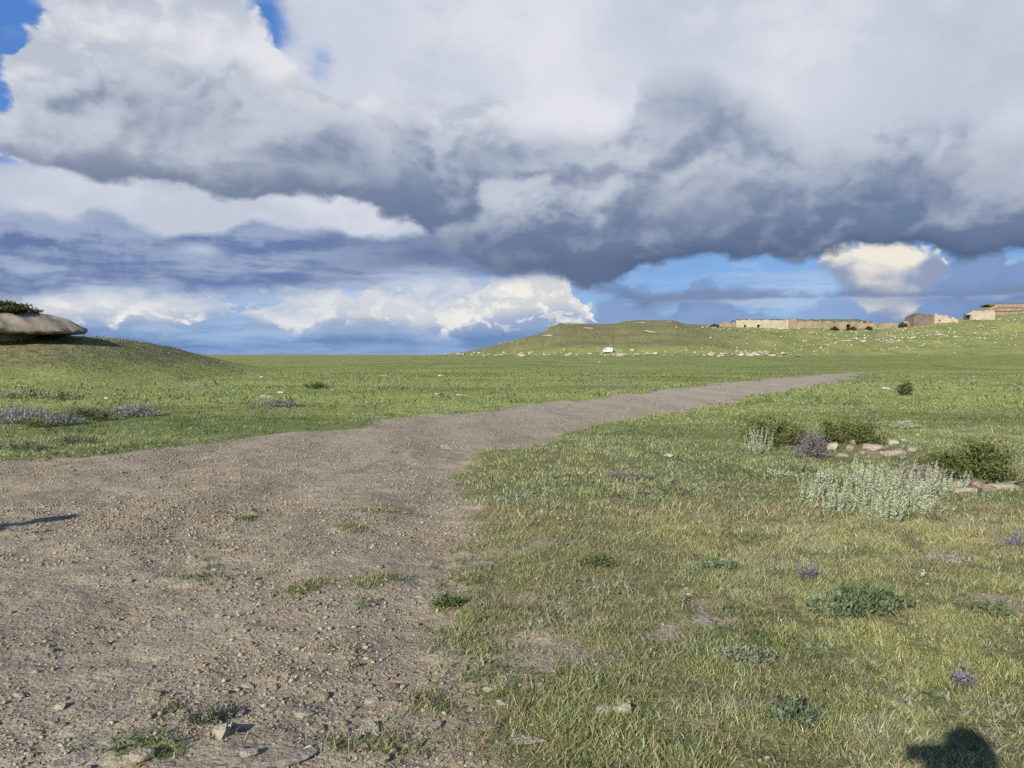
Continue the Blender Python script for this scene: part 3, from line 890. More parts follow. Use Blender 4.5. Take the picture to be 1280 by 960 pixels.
def shrub(loc, label, name='leafy_shrub', cat='shrub', sx=0.6, sy=0.4, h=0.4, n=2600, leaf=0.045, c1=(0.040, 0.056, 0.018), c2=(0.17, 0.19, 0.06), seed=1, group=None, ragged=0.35, flowers=None, nb=26, width=0.45):
    """branching dome of loose leaves: uneven outline, gaps, twigs inside"""
    rg = np.random.default_rng(seed)
    root = plant_root(name, loc, label, cat, group)
    lines, P, D = [], [], []
    tips = []
    for i in range(nb):
        a = rg.random() * 6.283; q = math.sqrt(rg.random())
        top = np.array([math.cos(a) * q * sx, math.sin(a) * q * sy, h * (1 - 0.55 * q * q) * (1 - ragged + 2 * ragged * rg.random())])
        b = np.array([top[0] * 0.35, top[1] * 0.35, -0.04])
        lines.append([b, b + (top - b) * np.array([0.4, 0.4, 0.55]), b + (top - b) * 0.92]); tips.append((b, top))
    per = max(n // nb, 4)
    for b, top in tips:
        t = 0.25 + 0.8 * rg.random(per) ** 0.6
        pts = b[None] + (top - b)[None] * t[:, None] + rg.normal(size=(per, 3)) * np.array([sx, sy, h * 0.8]) * 0.10
        pts[:, 2] = np.maximum(pts[:, 2], 0.01)
        dd = rg.normal(size=(per, 3)) * 0.8 + np.array([pts[:, 0].mean() * 0.5 / sx, pts[:, 1].mean() * 0.5 / sy, 0.7])
        P.append(pts); D.append(dd)
    P = np.concatenate(P); D = np.concatenate(D); k = len(P)
    C_ = mixc(c1, c2, rg.random(k) * 0.8 + 0.2 * _hash(np.floor(P[:, 0] * 9), np.floor(P[:, 1] * 9), seed))
    V, f, s, c = tubes(lines, 0.006 * h / 0.4, 0.003 * h / 0.4, (0.12, 0.10, 0.065))
    link_mesh('stem', np_mesh('stem', V, f, s, c), leafmat(), root)
    L = leaf * (0.6 + 0.8 * rg.random(k))
    V, f, s, c = rhombs(P, D, L, L * width, C_, seed)
    link_mesh('foliage', np_mesh('foliage', V, f, s, c), leafmat(), root)
    if flowers:
        nf, fc, fl = flowers
        i = rg.integers(0, len(tips), nf)
        tp = np.array([t[1] for t in tips])[i] + rg.normal(size=(nf, 3)) * np.array([sx, sy, h]) * 0.09 + np.array([0, 0, h * 0.1])
        # each flower: five petals round its point
        q = np.repeat(tp, 5, 0); az = np.tile(np.arange(5) * 1.2566, nf) + np.repeat(rg.random(nf) * 6, 5)
        dd = np.stack([np.cos(az), np.sin(az), np.full(len(az), 0.5)], 1)
        V, f, s, c = rhombs(q, dd, fl, fl * 0.7, np.asarray(fc)[None] * (0.75 + 0.5 * rg.random((len(q), 1))), seed + 1)
        link_mesh('blossom', np_mesh('blossom', V, f, s, c), leafmat(), root)
    return root


def at(px, py, dz=0.0):
    x, y, z = land(px, py); return (x, y, z + dz)


def build_plants():
    G = 'silvery sage plants by the stones'
    spec = [  # px, py(base), height, spread, stems, label
        (1018, 628, .42, .17, 18, 'silvery sage with tall thin stems, leftmost of the big clump beside the stones'),
        (1052, 640, .36, .22, 24, 'silvery sage at the lower left front of the big pale clump'),
        (1086, 628, .50, .26, 34, 'tallest silvery sage in the middle of the big pale clump'),
        (1100, 648, .34, .24, 24, 'short silvery sage at the very front of the big pale clump'),
        (1132, 636, .40, .22, 26, 'silvery sage right of the middle of the big pale clump'),
        (1162, 622, .48, .22, 26, 'dense greenish sage near the right end of the big pale clump'),
        (1192, 612, .30, .20, 20, 'low whitish sage at the right end of the big pale clump, next to flat stones'),
        (1036, 612, .36, .20, 20, 'pale sage between the thin stemmed one and the tallest one of the big clump'),
        (1120, 612, .44, .22, 24, 'pale sage behind the middle of the big clump, right of the tallest one'),
        (1148, 640, .30, .20, 20, 'low sage at the lower right front of the big clump'),
        (1072, 604, .40, .22, 22, 'pale sage at the back of the big clump, just in front of the loose stones')]
    for i, (px, py, h, sp, st, lab) in enumerate(spec):
        sage(at(px, py), lab, h, sp, int(st * 1.3), seed=300 + i, group=G)
    sage(at(948, 566), 'single bushy silvery sage leaning against the left dark green shrub', .46, .27, 36, 331, leafk=.9)
    sage(at(990, 590), 'rounded pale herb clump in the grass between the dark shrubs and the big sage clump', .30, .30, 36, 332, c1=(.13, .165, .07), c2=(.28, .31, .19))
    sage(at(968, 596), 'small pale sage tuft in the grass left of the big clump', .18, .14, 14, 333)
    S = 'dark green shrubs behind the sage'
    shrub(at(966, 556), 'dark green leafy shrub behind the single bushy sage, leftmost of the shrubs', sx=.56, sy=.38, h=.46, n=3000, seed=341, group=S)
    shrub(at(1062, 556), 'wide dark green shrub directly behind the loose reddish stones', sx=.64, sy=.40, h=.40, n=3000, seed=342, group=S)
    shrub(at(1232, 600), 'long low dark green shrub at the right edge of the picture', sx=.72, sy=.38, h=.40, n=3400, seed=343, group=S)
    shrub(at(1185, 586), 'low brownish green shrub tapering towards the loose stones', sx=.42, sy=.3, h=.18, n=1300, leaf=.03, c1=(.05, .06, .02), c2=(.11, .12, .04), seed=344, group=S)
    shrub(at(1015, 575), 'grey violet dried herb clump between the two dark green shrubs', 'herb_clump', 'herb', .30, .25, .34, 1500, .035, (.10, .085, .095), (.24, .21, .23), 345)
    shrub(at(1150, 606), 'pale dry twiggy herb clump beside the flat stones', 'herb_clump', 'herb', .34, .2, .26, 1300, .035, (.15, .13, .11), (.36, .32, .28), 346)
    shrub(at(1131, 536), 'flat whitish cushion plant in the meadow above the loose stones', 'cushion_plant', 'cushion plant', .30, .24, .13, 900, .04, (.20, .21, .12), (.42, .42, .30), 347)
    shrub(at(1131, 494), 'small upright plant with a dark base standing alone in the right meadow', 'meadow_plant', 'plant', .34, .3, .45, 900, .08, (.03, .045, .015), (.16, .17, .07), 348)
    # left of the track
    T = 'scrubby plants left of the track'
    for i, (px, py, sx, sy, h, n, leaf, c1, c2, lab, fl) in enumerate([
        (28, 530, .85, .5, .34, 2000, .05, (.15, .14, .145), (.34, .32, .34), 'greyish violet herb clump at the left edge above the track', (90, (.27, .25, .30), .03)),
        (78, 532, .5, .35, .22, 1000, .05, (.10, .10, .09), (.24, .23, .23), 'pale grey herb clump joining the violet clump and the dark one', None),
        (112, 526, .62, .4, .26, 1500, .05, (.045, .055, .03), (.15, .165, .10), 'dark grey green herb clump between two violet ones, left of the track', None),
        (166, 521, .68, .35, .26, 1300, .05, (.15, .14, .15), (.34, .32, .34), 'low violet herb clump right of the dark clump, left of the track', (80, (.27, .25, .31), .03)),
        (30, 498, .95, .5, .34, 1500, .07, (.15, .18, .09), (.32, .35, .22), 'pale sage green clump in the grass at the left edge', None),
        (78, 500, .8, .45, .22, 900, .07, (.12, .15, .07), (.26, .29, .17), 'small pale green clump right of the pale sage at the left edge', None),
        (95, 554, .55, .3, .12, 1000, .035, (.06, .07, .04), (.17, .18, .11), 'low dark grey green herbs on the very rim of the track at left', None),
        (30, 562, .5, .3, .13, 800, .035, (.07, .085, .045), (.19, .20, .13), 'low grey green herbs on the track rim at the left edge', None),
        (350, 508, 1.1, .4, .16, 900, .06, (.11, .12, .11), (.22, .22, .22), 'bluish grey herb patch in the green meadow above the track', None),
        (395, 487, .7, .4, .25, 700, .07, (.03, .05, .015), (.08, .11, .03), 'small dark green tuft in the meadow above the track', None),
        (48, 534, .35, .3, .2, 700, .04, (.07, .09, .03), (.16, .19, .07), 'green tuft in front of the violet clump at the left edge', None)]):
        shrub(at(px, py), lab, 'herb_clump', 'herb', sx, sy, h, n, leaf, c1, c2, 360 + i, T, flowers=fl)
    # in the turf close by
    N = 'herb clumps in the turf right of the track'
    for i, (px, py, sx, sy, h, n, leaf, c1, c2, lab, fl) in enumerate([
        (785, 600, .30, .2, .13, 900, .03, (.13, .13, .11), (.30, .29, .24), 'grey twiggy herb clump near the right rim of the track', None),
        (745, 705, .17, .12, .07, 420, .028, (.045, .065, .025), (.15, .17, .09), 'dark rosette herb in the turf beside the track', None),
        (1085, 760, .30, .20, .10, 900, .045, (.05, .085, .035), (.19, .23, .12), 'broad green herb clump in the turf in front of the sage', None),
        (1040, 772, .18, .13, .08, 480, .04, (.07, .10, .045), (.24, .27, .17), 'pale tipped herb clump below the broad green one', None),
        (1185, 700, .22, .13, .05, 500, .022, (.24, .23, .20), (.40, .38, .33), 'flat whitish herb mat in the dry turf at right', None),
        (1010, 728, .07, .06, .11, 160, .02, (.08, .08, .10), (.17, .17, .20), 'small blue violet flower tuft left of the broad green herbs', (40, (.20, .185, .27), .013)),
        (1272, 684, .09, .06, .10, 200, .02, (.09, .10, .08), (.18, .19, .17), 'violet blue flower tuft at the right edge of the picture', (60, (.22, .21, .33), .014)),
        (1205, 862, .05, .05, .08, 130, .018, (.08, .09, .07), (.17, .18, .17), 'small violet flower tuft above the shadow of the head', (40, (.22, .21, .28), .011)),
        (900, 715, .15, .11, .08, 360, .035, (.07, .10, .05), (.24, .26, .18), 'slender grey green herb tuft in the middle of the right turf', None),
        (995, 905, .13, .10, .07, 420, .03, (.05, .08, .04), (.20, .23, .15), 'leafy green herb tuft in the turf left of the head shadow', None),
        (935, 830, .14, .10, .06, 420, .024, (.10, .12, .08), (.28, .30, .23), 'grey woolly herb tuft in the middle of the near turf', None),
        (1240, 770, .14, .10, .07, 420, .03, (.06, .09, .03), (.20, .22, .13), 'green herb tuft in the turf at the right edge', None),
        (265, 893, .11, .07, .05, 420, .022, (.08, .09, .06), (.21, .22, .16), 'grey green rosette growing beside a stone on the track', None),
        (560, 755, .10, .09, .05, 320, .03, (.04, .075, .02), (.13, .17, .06), 'small green weed growing in the track', None)]):
        shrub(at(px, py), lab, 'herb_clump', 'herb', sx, sy, h, n, leaf, c1, c2, 400 + i, N, flowers=fl, width=.34)
    for i, (px, py, lab) in enumerate([(1153, 724, 'white flower head rising above the turf right of the broad green herbs'), (858, 748, 'tiny white flower in the turf in the middle of the right side')]):
        shrub(at(px, py), lab, 'wildflower', 'wildflower', .015, .015, .07, 14, .02, c1=(.07, .10, .03), c2=(.12, .16, .05), seed=430 + i, nb=4, flowers=(9 if i == 0 else 4, (.72, .72, .66), .014))


# ------------------------------------------------------------------ stones
def build_stones():
    grey = stone_material('grey_stone', (0.17, 0.145, 0.115), (0.30, 0.265, 0.215))
    pale = stone_material('pale_stone', (0.24, 0.205, 0.155), (0.34, 0.30, 0.235))
    red = stone_material('reddish_stone', (0.20, 0.152, 0.118), (0.30, 0.245, 0.195))
    white = stone_material('white_stone', (0.36, 0.335, 0.28), (0.46, 0.43, 0.37), (0.5, 0.47, 0.41))
    protos = {}
    for mname, mt in (('g', grey), ('p', pale), ('r', red), ('w', white)):
        for k in range(6):
            bm = hull_bm(hull_points(26, 500 + k * 7, 0.45 + 0.06 * k))
            bmesh.ops.bevel(bm, geom=bm.edges[:], offset=0.04, segments=1, affect='EDGES', clamp_overlap=True)
            me = bm_mesh('stone', bm); me.materials.append(mt); protos[mname, k] = me

    rg = random.Random(5)

    def stone(px, py, r, kind, label, group=None, flat=1.0, name='stone', stretch=1.0, rz=None, sink=0.25):
        x, y, z = land(px, py)
        o = bpy.data.objects.new(name, protos[kind, rg.randrange(6)]); COL.objects.link(o)
        o.scale = (r * stretch, r, r * flat)
        o.rotation_euler = (rg.uniform(-.15, .15), rg.uniform(-.15, .15), rg.uniform(0, 6.28) if rz is None else rz)
        o.location = (x, y, z + r * flat * (0.5 - sink))
        return tag(o, label, 'stone', group)

    # single stones one can point at
    for px, py, r, kd, flat, st, lab in [
        (401, 862, .048, 'p', 1.0, 1, 'pale angular stone throwing a short dark shadow on the near track'),
        (277, 912, .062, 'p', 1.0, 1, 'pale round stone beside the grey green rosette on the near track'),
        (178, 945, .060, 'r', 1.0, 1.1, 'pinkish stone beside the small green tuft near the bottom edge'),
        (90, 943, .075, 'g', .5, 1.4, 'flat grey stone at the bottom edge, left of the pinkish one'),
        (462, 906, .066, 'p', .45, 1.5, 'flat pale slab of stone on the near track left of the grass rim'),
        (375, 943, .07, 'g', .35, 1.5, 'broad flat grey stone almost sunk into the track at the bottom'),
        (657, 918, .06, 'p', .3, 1.7, 'long flat grey stone sunk in the rim between track and turf'),
        (605, 903, .06, 'g', .3, 1.6, 'flat grey stone sunk in the track left of the long one at the rim'),
        (755, 886, .048, 'p', .9, 1, 'left one of two rounded stones lying together in the near turf'),
        (778, 890, .050, 'p', .9, 1, 'right one of two rounded stones lying together in the near turf'),
        (45, 955, .06, 'p', .7, 1, 'pale stone in the bottom left corner of the picture'),
        (13, 758, .030, 'p', .9, 1, 'small pale stone with a shadow at the left edge of the track'),
        (286, 684, .07, 'p', .5, 1.5, 'flat pale stone above the small grass patch in the track'),
        (240, 690, .055, 'g', .6, 1.3, 'grey stone to the left of the flat pale stone in the track'),
        (62, 800, .035, 'g', .9, 1, 'dark grey stone among grit at the left of the near track'),
        (75, 868, .040, 'p', .8, 1, 'light stone with a shadow at lower left of the track'),
        (380, 885, .045, 'g', .6, 1.2, 'grey stone below the angular one with the dark shadow'),
        (395, 900, .040, 'p', .8, 1, 'small light stone right of the rosette on the near track'),
        (310, 848, .035, 'p', .8, 1.2, 'small light stone in the middle of the near track'),
        (130, 790, .05, 'g', .6, 1.2, 'grey stone on the left half of the track'),
        (835, 571, .11, 'w', .6, 1.4, 'white stone lying at the turf rim right of the track bend'),
        (558, 556, .16, 'w', .2, 2.2, 'thin whitish slab lying flat on the track'),
        (490, 845, .04, 'r', .7, 1.2, 'reddish brown stone on the track near the grass patches'),
        (545, 900, .045, 'p', .6, 1.2, 'light stone between the flat slabs near the bottom edge'),
        (1163, 790, .05, 'r', .4, 1.3, 'pinkish stone half hidden in the turf at right'),
        (1063, 563, .12, 'r', 1.2, 1.3, 'reddish stone at the left end of the heap behind the sage'),
        (1066, 556, .11, 'w', 1.2, 1.2, 'whitish stone on the left of the heap behind the sage'),
        (1092, 561, .16, 'r', 1.15, 1.4, 'large reddish stone in the middle of the heap behind the sage'),
        (1116, 556, .13, 'w', 1.2, 1.1, 'brightest stone on the right of the heap behind the sage'),
        (1118, 570, .13, 'p', 1.1, 1.4, 'pale brown stone low on the right of the heap behind the sage'),
        (1040, 561, .11, 'p', 1.2, 1.2, 'pale stone at the far left of the heap behind the sage'),
        (1141, 563, .12, 'r', 1.1, 1.4, 'dark red stone at the right end of the heap behind the sage'),
        (1222, 603, .13, 'r', 1.1, 1.4, 'reddish block left of the flat stones by the right shrub'),
        (1250, 607, .14, 'p', .9, 1.7, 'flat pale stone under the right dark green shrub'),
        (1208, 614, .11, 'p', .9, 1.5, 'light stone at the right end of the sage clump'),
        (1148, 546, .05, 'w', .8, 1, 'small white stone in the meadow right of the stone heap'),
        (247, 482, .42, 'g', .35, 1.5, 'flat dark stone alone in the green left meadow'),
        (134, 499, .12, 'w', .7, 1, 'white stone in the grass above the violet herb clumps'),
        (172, 491, .10, 'w', .7, 1, 'tiny white stone in the left meadow between violet herbs and dark stone'),
        (330, 496, .18, 'w', .5, 1.4, 'left one of two white stones in the meadow above the track'),
        (337, 497, .14, 'w', .5, 1.2, 'right one of two white stones in the meadow above the track'),
        (352, 491, .16, 'w', .5, 1.4, 'white stone in the meadow just beyond the pair above the track'),
        (548, 493, .22, 'w', .35, 1.6, 'white stone in the middle meadow above the track'),
        (581, 495, .26, 'w', .3, 1.6, 'flat white stone by the track side of the middle meadow'),
        (1107, 486, .22, 'w', .5, 1.4, 'white stone in the right meadow below the end of the track'),
        (790, 439, 1.15, 'w', .7, 1.7, 'big whitish boulder right of the white van')]:
        stone(px, py, r, kd, lab, None, flat, stretch=st)
    for px, py, r, st, lab in [(690, 408, 1.6, 2.6, 'brown rock ledge at the left shoulder of the far hill'), (712, 406.5, 1.1, 3.0, 'low rock ledge on the left part of the far hill top'), (800, 404, 1.1, 4.0, 'long low rock ledge under the flat top of the far hill'),
                               (835, 403.5, 1.0, 3.4, 'rock ledge at the right end of the flat hill top'), (688, 420, .9, 4.5, 'pale rock streak on the left slope of the far hill'), (812, 415, .9, 4.0, 'pale rock streak in the middle of the far hill slope'),
                               (735, 411, .8, 3.5, 'thin rock streak below the saddle of the far hill')]:
        stone(px, py, r, 'g' if py < 410 else 'p', lab, None, .7, stretch=st, rz=rg.uniform(-.12, .12), sink=.3)
    # loose stones on the track, alike
    for i in range(30):
        while True:
            px, py = rg.uniform(0, 700), rg.uniform(600, 955)
            x, y = flat_pt(px, py)
            if dirt_mask(np.array([x]), np.array([y]))[0] > 0.6: break
        stone(px, py, rg.uniform(.016, .036), rg.choice('ggppr'), 'small loose stone lying among the grit of the dirt track', 'loose stones on the dirt track', rg.uniform(.6, 1), stretch=rg.uniform(1, 1.5))
    for i in range(16):
        stone(rg.uniform(10, 690), rg.uniform(850, 957), rg.uniform(.024, .048), rg.choice('ggpp'), 'fist sized stone half sunk in the track near the bottom edge', 'half sunk stones at the bottom of the track', rg.uniform(.5, .9), stretch=rg.uniform(1, 1.5), sink=.3)
    for i, (px, py) in enumerate([(1053, 570), (1078, 566), (1103, 566), (1128, 574), (1072, 573), (1130, 552), (1236, 611), (1262, 603), (1198, 604)]):
        stone(px, py, rg.uniform(.06, .10), rg.choice('rrpg'), 'small stone among the bigger ones of the heap behind the sage', 'small stones of the heap behind the sage', rg.uniform(.8, 1.2), stretch=rg.uniform(1, 1.4), sink=.15)
    # rubble row at the foot of the hill
    lab = 'weathered stone in the broken row of rubble along the foot of the hill'
    for i in range(70):
        px = rg.uniform(505, 1000)
        py = rg.gauss(442.6, .7) if px < 600 else rg.gauss(443.6, 1.0) + (px - 600) * 0.0006
        if 560 < px and rg.random() < .2: py += rg.uniform(0.5, 2.5)
        stone(px, py, rg.uniform(.45, 1.25) * (1 if rg.random() < .85 else 1.35), rg.choice('ppgprw'), lab, 'rubble row at the foot of the hill', rg.uniform(.6, 1.0), stretch=rg.uniform(1, 1.6), sink=.12)
    lab = 'stone in the dense pinkish rubble heap below the long ruined wall'
    for i in range(32):
        stone(rg.gauss(945, 20), rg.gauss(442.5, 2.0), rg.uniform(.5, 1.2), rg.choice('pprrw'), lab, 'pinkish rubble heap on the plain', rg.uniform(.6, 1.0), stretch=rg.uniform(1, 1.6), sink=.12)
    lab = 'pale stone scattered on the green slope under the ruins'
    for i in range(46):
        px = rg.uniform(1015, 1270)
        py = 432 - (px - 1015) * 0.10 + rg.gauss(0, 7)
        stone(px, max(py, 404 if px < 1190 else 398), rg.uniform(.45, 1.1), rg.choice('ppwr'), lab, 'stones on the slope under the ruins', rg.uniform(.5, .9), stretch=rg.uniform(1, 1.9), sink=.15)
    lab = 'stone of the curved low line of stones half way up the slope'
    for i in range(24):
        t = i / 23
        px = 1022 + 104 * t; py = 436 - 14 * math.sin(t * 2.3) + rg.gauss(0, .8)
        if 0.62 < t: px = 1126 - (t - .62) * 70; py = 427 + rg.gauss(0, .8)
        stone(px, py, rg.uniform(.45, .9), rg.choice('ppw'), lab, 'curved line of stones on the slope', rg.uniform(.6, .9), stretch=rg.uniform(1, 1.6), sink=.3)
    lab = 'pale flat stone scattered over the meadow at the right edge'
    for i in range(18):
        stone(rg.uniform(1130, 1279), rg.gauss(475, 5.5), rg.uniform(.09, .22), rg.choice('wppr'), lab, 'stones scattered over the right meadow', rg.uniform(.3, .6), stretch=rg.uniform(1, 1.9), sink=.3)
    lab = 'small pale stone dotted in the green plain beyond the track'
    for i in range(12):
        stone(rg.uniform(300, 1000), rg.uniform(448, 476), rg.uniform(.12, .28), rg.choice('wpg'), lab, 'stones dotted over the plain', rg.uniform(.4, .8), stretch=rg.uniform(1, 1.6), sink=.3)


def build_scree():
    """countless small stones weathered out of the hill side and lying below the ruins"""
    m, nt, b = new_mat('scree_stone')
    a = nt.node('ShaderNodeAttribute', attribute_name='tint'); nt.l.new(a.outputs['Color'], b.inputs['Base Color']); b.inputs['Roughness'].default_value = .95
    bm = hull_bm(hull_points(12, 77, .6)); bm.verts.index_update()
    Vp = np.array([v.co[:] for v in bm.verts]); T = np.array([[l.vert.index for l in f.loops] for f in bm.faces]); bm.free()
    n = 16000
    x = RNG.uniform(-35, 270, n); y = RNG.uniform(262, 372, n)
    u = x / y
    hz = hill_h(x, y)
    dens = sstep(.12, .6, fbm(x, y, 26, 4, 151)) * (0.25 + 0.75 * sstep(20, 110, x)) * sstep(1.5, 4, hz) * 0.55
    dens = np.maximum(dens, np.exp(-((y - 352 + 7) / 7.0) ** 2) * (u > .25) * .55)                       # rubble at the foot of the walls
    dens = np.maximum(dens, np.exp(-((y - 272) / 9.0) ** 2) * .30 * sstep(-30, 0, x) * sstep(110, 80, x))
    dens = np.maximum(dens, np.exp(-(((x - 165) / 45) ** 2 + ((y - 315) / 22) ** 2)) * .6)
    k = RNG.random(n) < dens
    x, y = x[k], y[k]; n = len(x)
    r = 0.16 + 0.42 * RNG.random(n) ** 2.2
    z = ground_h(x, y, False) + r * .2
    rot = RNG.random(n) * 6.283; c, sn = np.cos(rot), np.sin(rot)
    P = np.stack([(Vp[None, :, 0] * c[:, None] - Vp[None, :, 1] * sn[:, None]) * r[:, None] * 1.2 + x[:, None], (Vp[None, :, 0] * sn[:, None] + Vp[None, :, 1] * c[:, None]) * r[:, None] + y[:, None], Vp[None, :, 2] * r[:, None] + z[:, None]], -1).reshape(-1, 3)
    f = (T[None] + (np.arange(n) * len(Vp))[:, None, None]).ravel()
    col = mixc((.22, .185, .14), (.46, .42, .34), RNG.random(n))
    tag(link_mesh('scree', np_mesh('scree', P, f, np.full(n * len(T), 3), np.repeat(col, len(Vp), 0)), m), kind='stuff')


# ------------------------------------------------------------------ rock slab on the left knoll
def build_outcrop():
    rock = stone_material('outcrop_rock', (0.15, 0.125, 0.10), (0.24, 0.205, 0.165), (0.12, 0.105, 0.08))
    rock.node_tree.nodes['Principled BSDF'].inputs['Roughness'].default_value = .95
    cx, cy = -34.3, 47.0
    # rings: (radial factor, height above the base); top, sloping shoulder, lip, deep undercut, foot
    rings = [(0.0, 1.62), (.25, 1.62), (.45, 1.56), (.62, 1.40), (.76, 1.14), (.88, .90), (.95, .70), (1.0, .56), (1.0, .46), (.94, .40), (.80, .38), (.66, .36), (.60, .05), (.62, -.5), (.70, -1.4)]
    n = 240
    base = 2.42
    rings = [(r, h * (1.3 if h > 0 else 1)) for r, h in rings]
    V = []
    for k, (r, h) in enumerate(rings):
        for i in range(n):
            a = i / n * 2 * math.pi
            ex = 8.2 * (1 + 0.05 * mnoise.noise(Vector((math.cos(a) * 2, math.sin(a) * 2, 3.1))))
            ey = 4.6
            # the right end runs out to a low beak
            beak = max(0, math.cos(a)) ** 3
            x = math.cos(a) * ex * r; y = math.sin(a) * ey * r * (1 - 0.25 * beak)
            hh = h * (1 - 0.05 * beak) if h > .3 else h
            j = mnoise.noise(Vector((x * .5, y * .5, h * 1.2))) * .20 + mnoise.noise(Vector((x * 1.7, y * 1.7, h * 3))) * .11 + mnoise.noise(Vector((x * 4.1, y * 4.1, h * 5))) * .05
            lip = 1.0 if .2 < h < .9 and r > .78 else 0.0
            step_ = .16 * round(3 * mnoise.noise(Vector((math.cos(a) * 5.2, math.sin(a) * 5.2, 1.7)))) * lip           # broken blocks along the rim
            j2 = mnoise.noise(Vector((x * .8 + 9, y * .8, h * 2))) * .45 * (1 if .2 < r else 0) + step_ * 1.2
            V.append((cx + x + j2 * math.cos(a) * (.9 if h < .5 else .4), cy + y + j2 * math.sin(a) * .6, base + hh + j * (1.2 if h > .35 else .9) + step_ * .35))
    f, sz = [], []
    for k in range(len(rings) - 1):
        for i in range(n):
            f += [k * n + i, (k + 1) * n + i, (k + 1) * n + (i + 1) % n, k * n + (i + 1) % n]; sz.append(4)
    me = np_mesh('rock_outcrop', np.array(V), f, sz)
    bm = bmesh.new(); bm.from_mesh(me); bmesh.ops.remove_doubles(bm, verts=bm.verts, dist=1e-4); bmesh.ops.recalc_face_normals(bm, faces=bm.faces); bm.to_mesh(me); bm.free()
    o = link_mesh('rock_outcrop', me, rock, smooth=True)
    tag(o, 'big grey brown rock slab with a dark undercut on the left knoll', 'rock')
    # scrub growing on the slab
    x0 = (58 - 640) / F * 46
    for i, (px, sx, h, lab) in enumerate([(-8, 2.3, .42, 'dark green scrub on top of the rock slab at the left edge of the picture'), (24, 1.5, .30, 'low dark green scrub thinning out towards the sloping right end of the rock slab')]):
        x = (px - 640) / F * 47
        shrub((x, 46.2, base + 1.86 - .22 * i), lab, 'low_scrub', 'scrub', sx, 1.8, h, 6500 if i == 0 else 3400, .16, (.028, .040, .012), (.085, .10, .032), 450 + i, 'scrub on the rock slab', nb=90, ragged=.16)


def build_foot_scrub():
    rg = random.Random(9)
    for i, (px, lab) in enumerate([(8, 'dark scrub in the shade under the rock slab, at the left edge of the picture'), (34, 'dark scrub in the middle of the shaded undercut of the rock slab'), (72, 'dark scrub near the right end of the shaded undercut of the rock slab')]):
        x, y, z = at(px, 415.5)
        shrub((x, 43.0 + i * .5, float(ground_h(np.array([x]), np.array([43.0 + i * .5]))[0])), lab, 'low_scrub', 'scrub', 1.2, .5, .34, 1500, .12, (.022, .03, .011), (.07, .08, .03), 470 + i, 'scrub under the rock slab', nb=40)
    for i, (px, py, sx, h, lab) in enumerate([(1043, 410.5, 1.5, 1.2, 'dark bush at the foot of the long tan wall, leftmost of three'), (1064, 411, 2.0, 1.4, 'dark bush at the foot of the long tan wall, middle one of three'), (1086, 410.5, 1.7, 1.3, 'dark bush at the foot of the long tan wall, rightmost of three'),
                                      (1128, 408, 2.0, 1.8, 'dark bush against the left side of the dark square ruin'), (893, 411, 2.0, 1.2, 'dark bush in front of the low crumbling wall at the left of the ruins')]):
        x, y, z = at(px, py); y2 = 349.0
        x = x / y * y2
        shrub((x, y2, float(ground_h(np.array([x]), np.array([y2]))[0]) - .2), lab, 'wall_bush', 'bush', sx, 1.2, h, 900, .5, (.03, .035, .016), (.09, .085, .04), 480 + i, 'bushes along the ruins', nb=24)


# ------------------------------------------------------------------ ruins on the hill
def wall_material(name, c1, c2, mortar=0.55):
    m, nt, b = new_mat(name)
    tc = nt.node('ShaderNodeTexCoord'); x, y, z = nt.sep(tc.outputs['Object'])
    n = nt.noise(nt.vec(x, y, z), .35, 5, .65, dims='3D'); nf = nt.noise(nt.vec(x, y, z), 2.4, 4, .7, dims='3D')
    br = nt.node('ShaderNodeTexBrick'); nt.put(br.inputs['Vector'], nt.vec(x + y, z, 0)); br.inputs['Scale'].default_value = 1.0
    br.inputs['Brick Width'].default_value = .9; br.inputs['Row Height'].default_value = .45; br.inputs['Mortar Size'].default_value = .03
    c = nt.mix(nt.step(.3, .7, n), c1, c2)
    c = nt.mix(nt.step(.45, .75, nf) * .6, c, tuple(v * .5 for v in c1))
    c = nt.mix(X(nt, br.outputs['Fac']) * mortar, c, tuple(v * .45 for v in c1))
    nt.put(b.inputs['Base Color'], c); b.inputs['Roughness'].default_value = .95
    bu = nt.node('ShaderNodeBump'); bu.inputs['Distance'].default_value = .2; nt.put(bu.inputs['Height'], nf - X(nt, br.outputs['Fac']) * .4)
    nt.l.new(bu.outputs[0], b.inputs['Normal'])
    return m


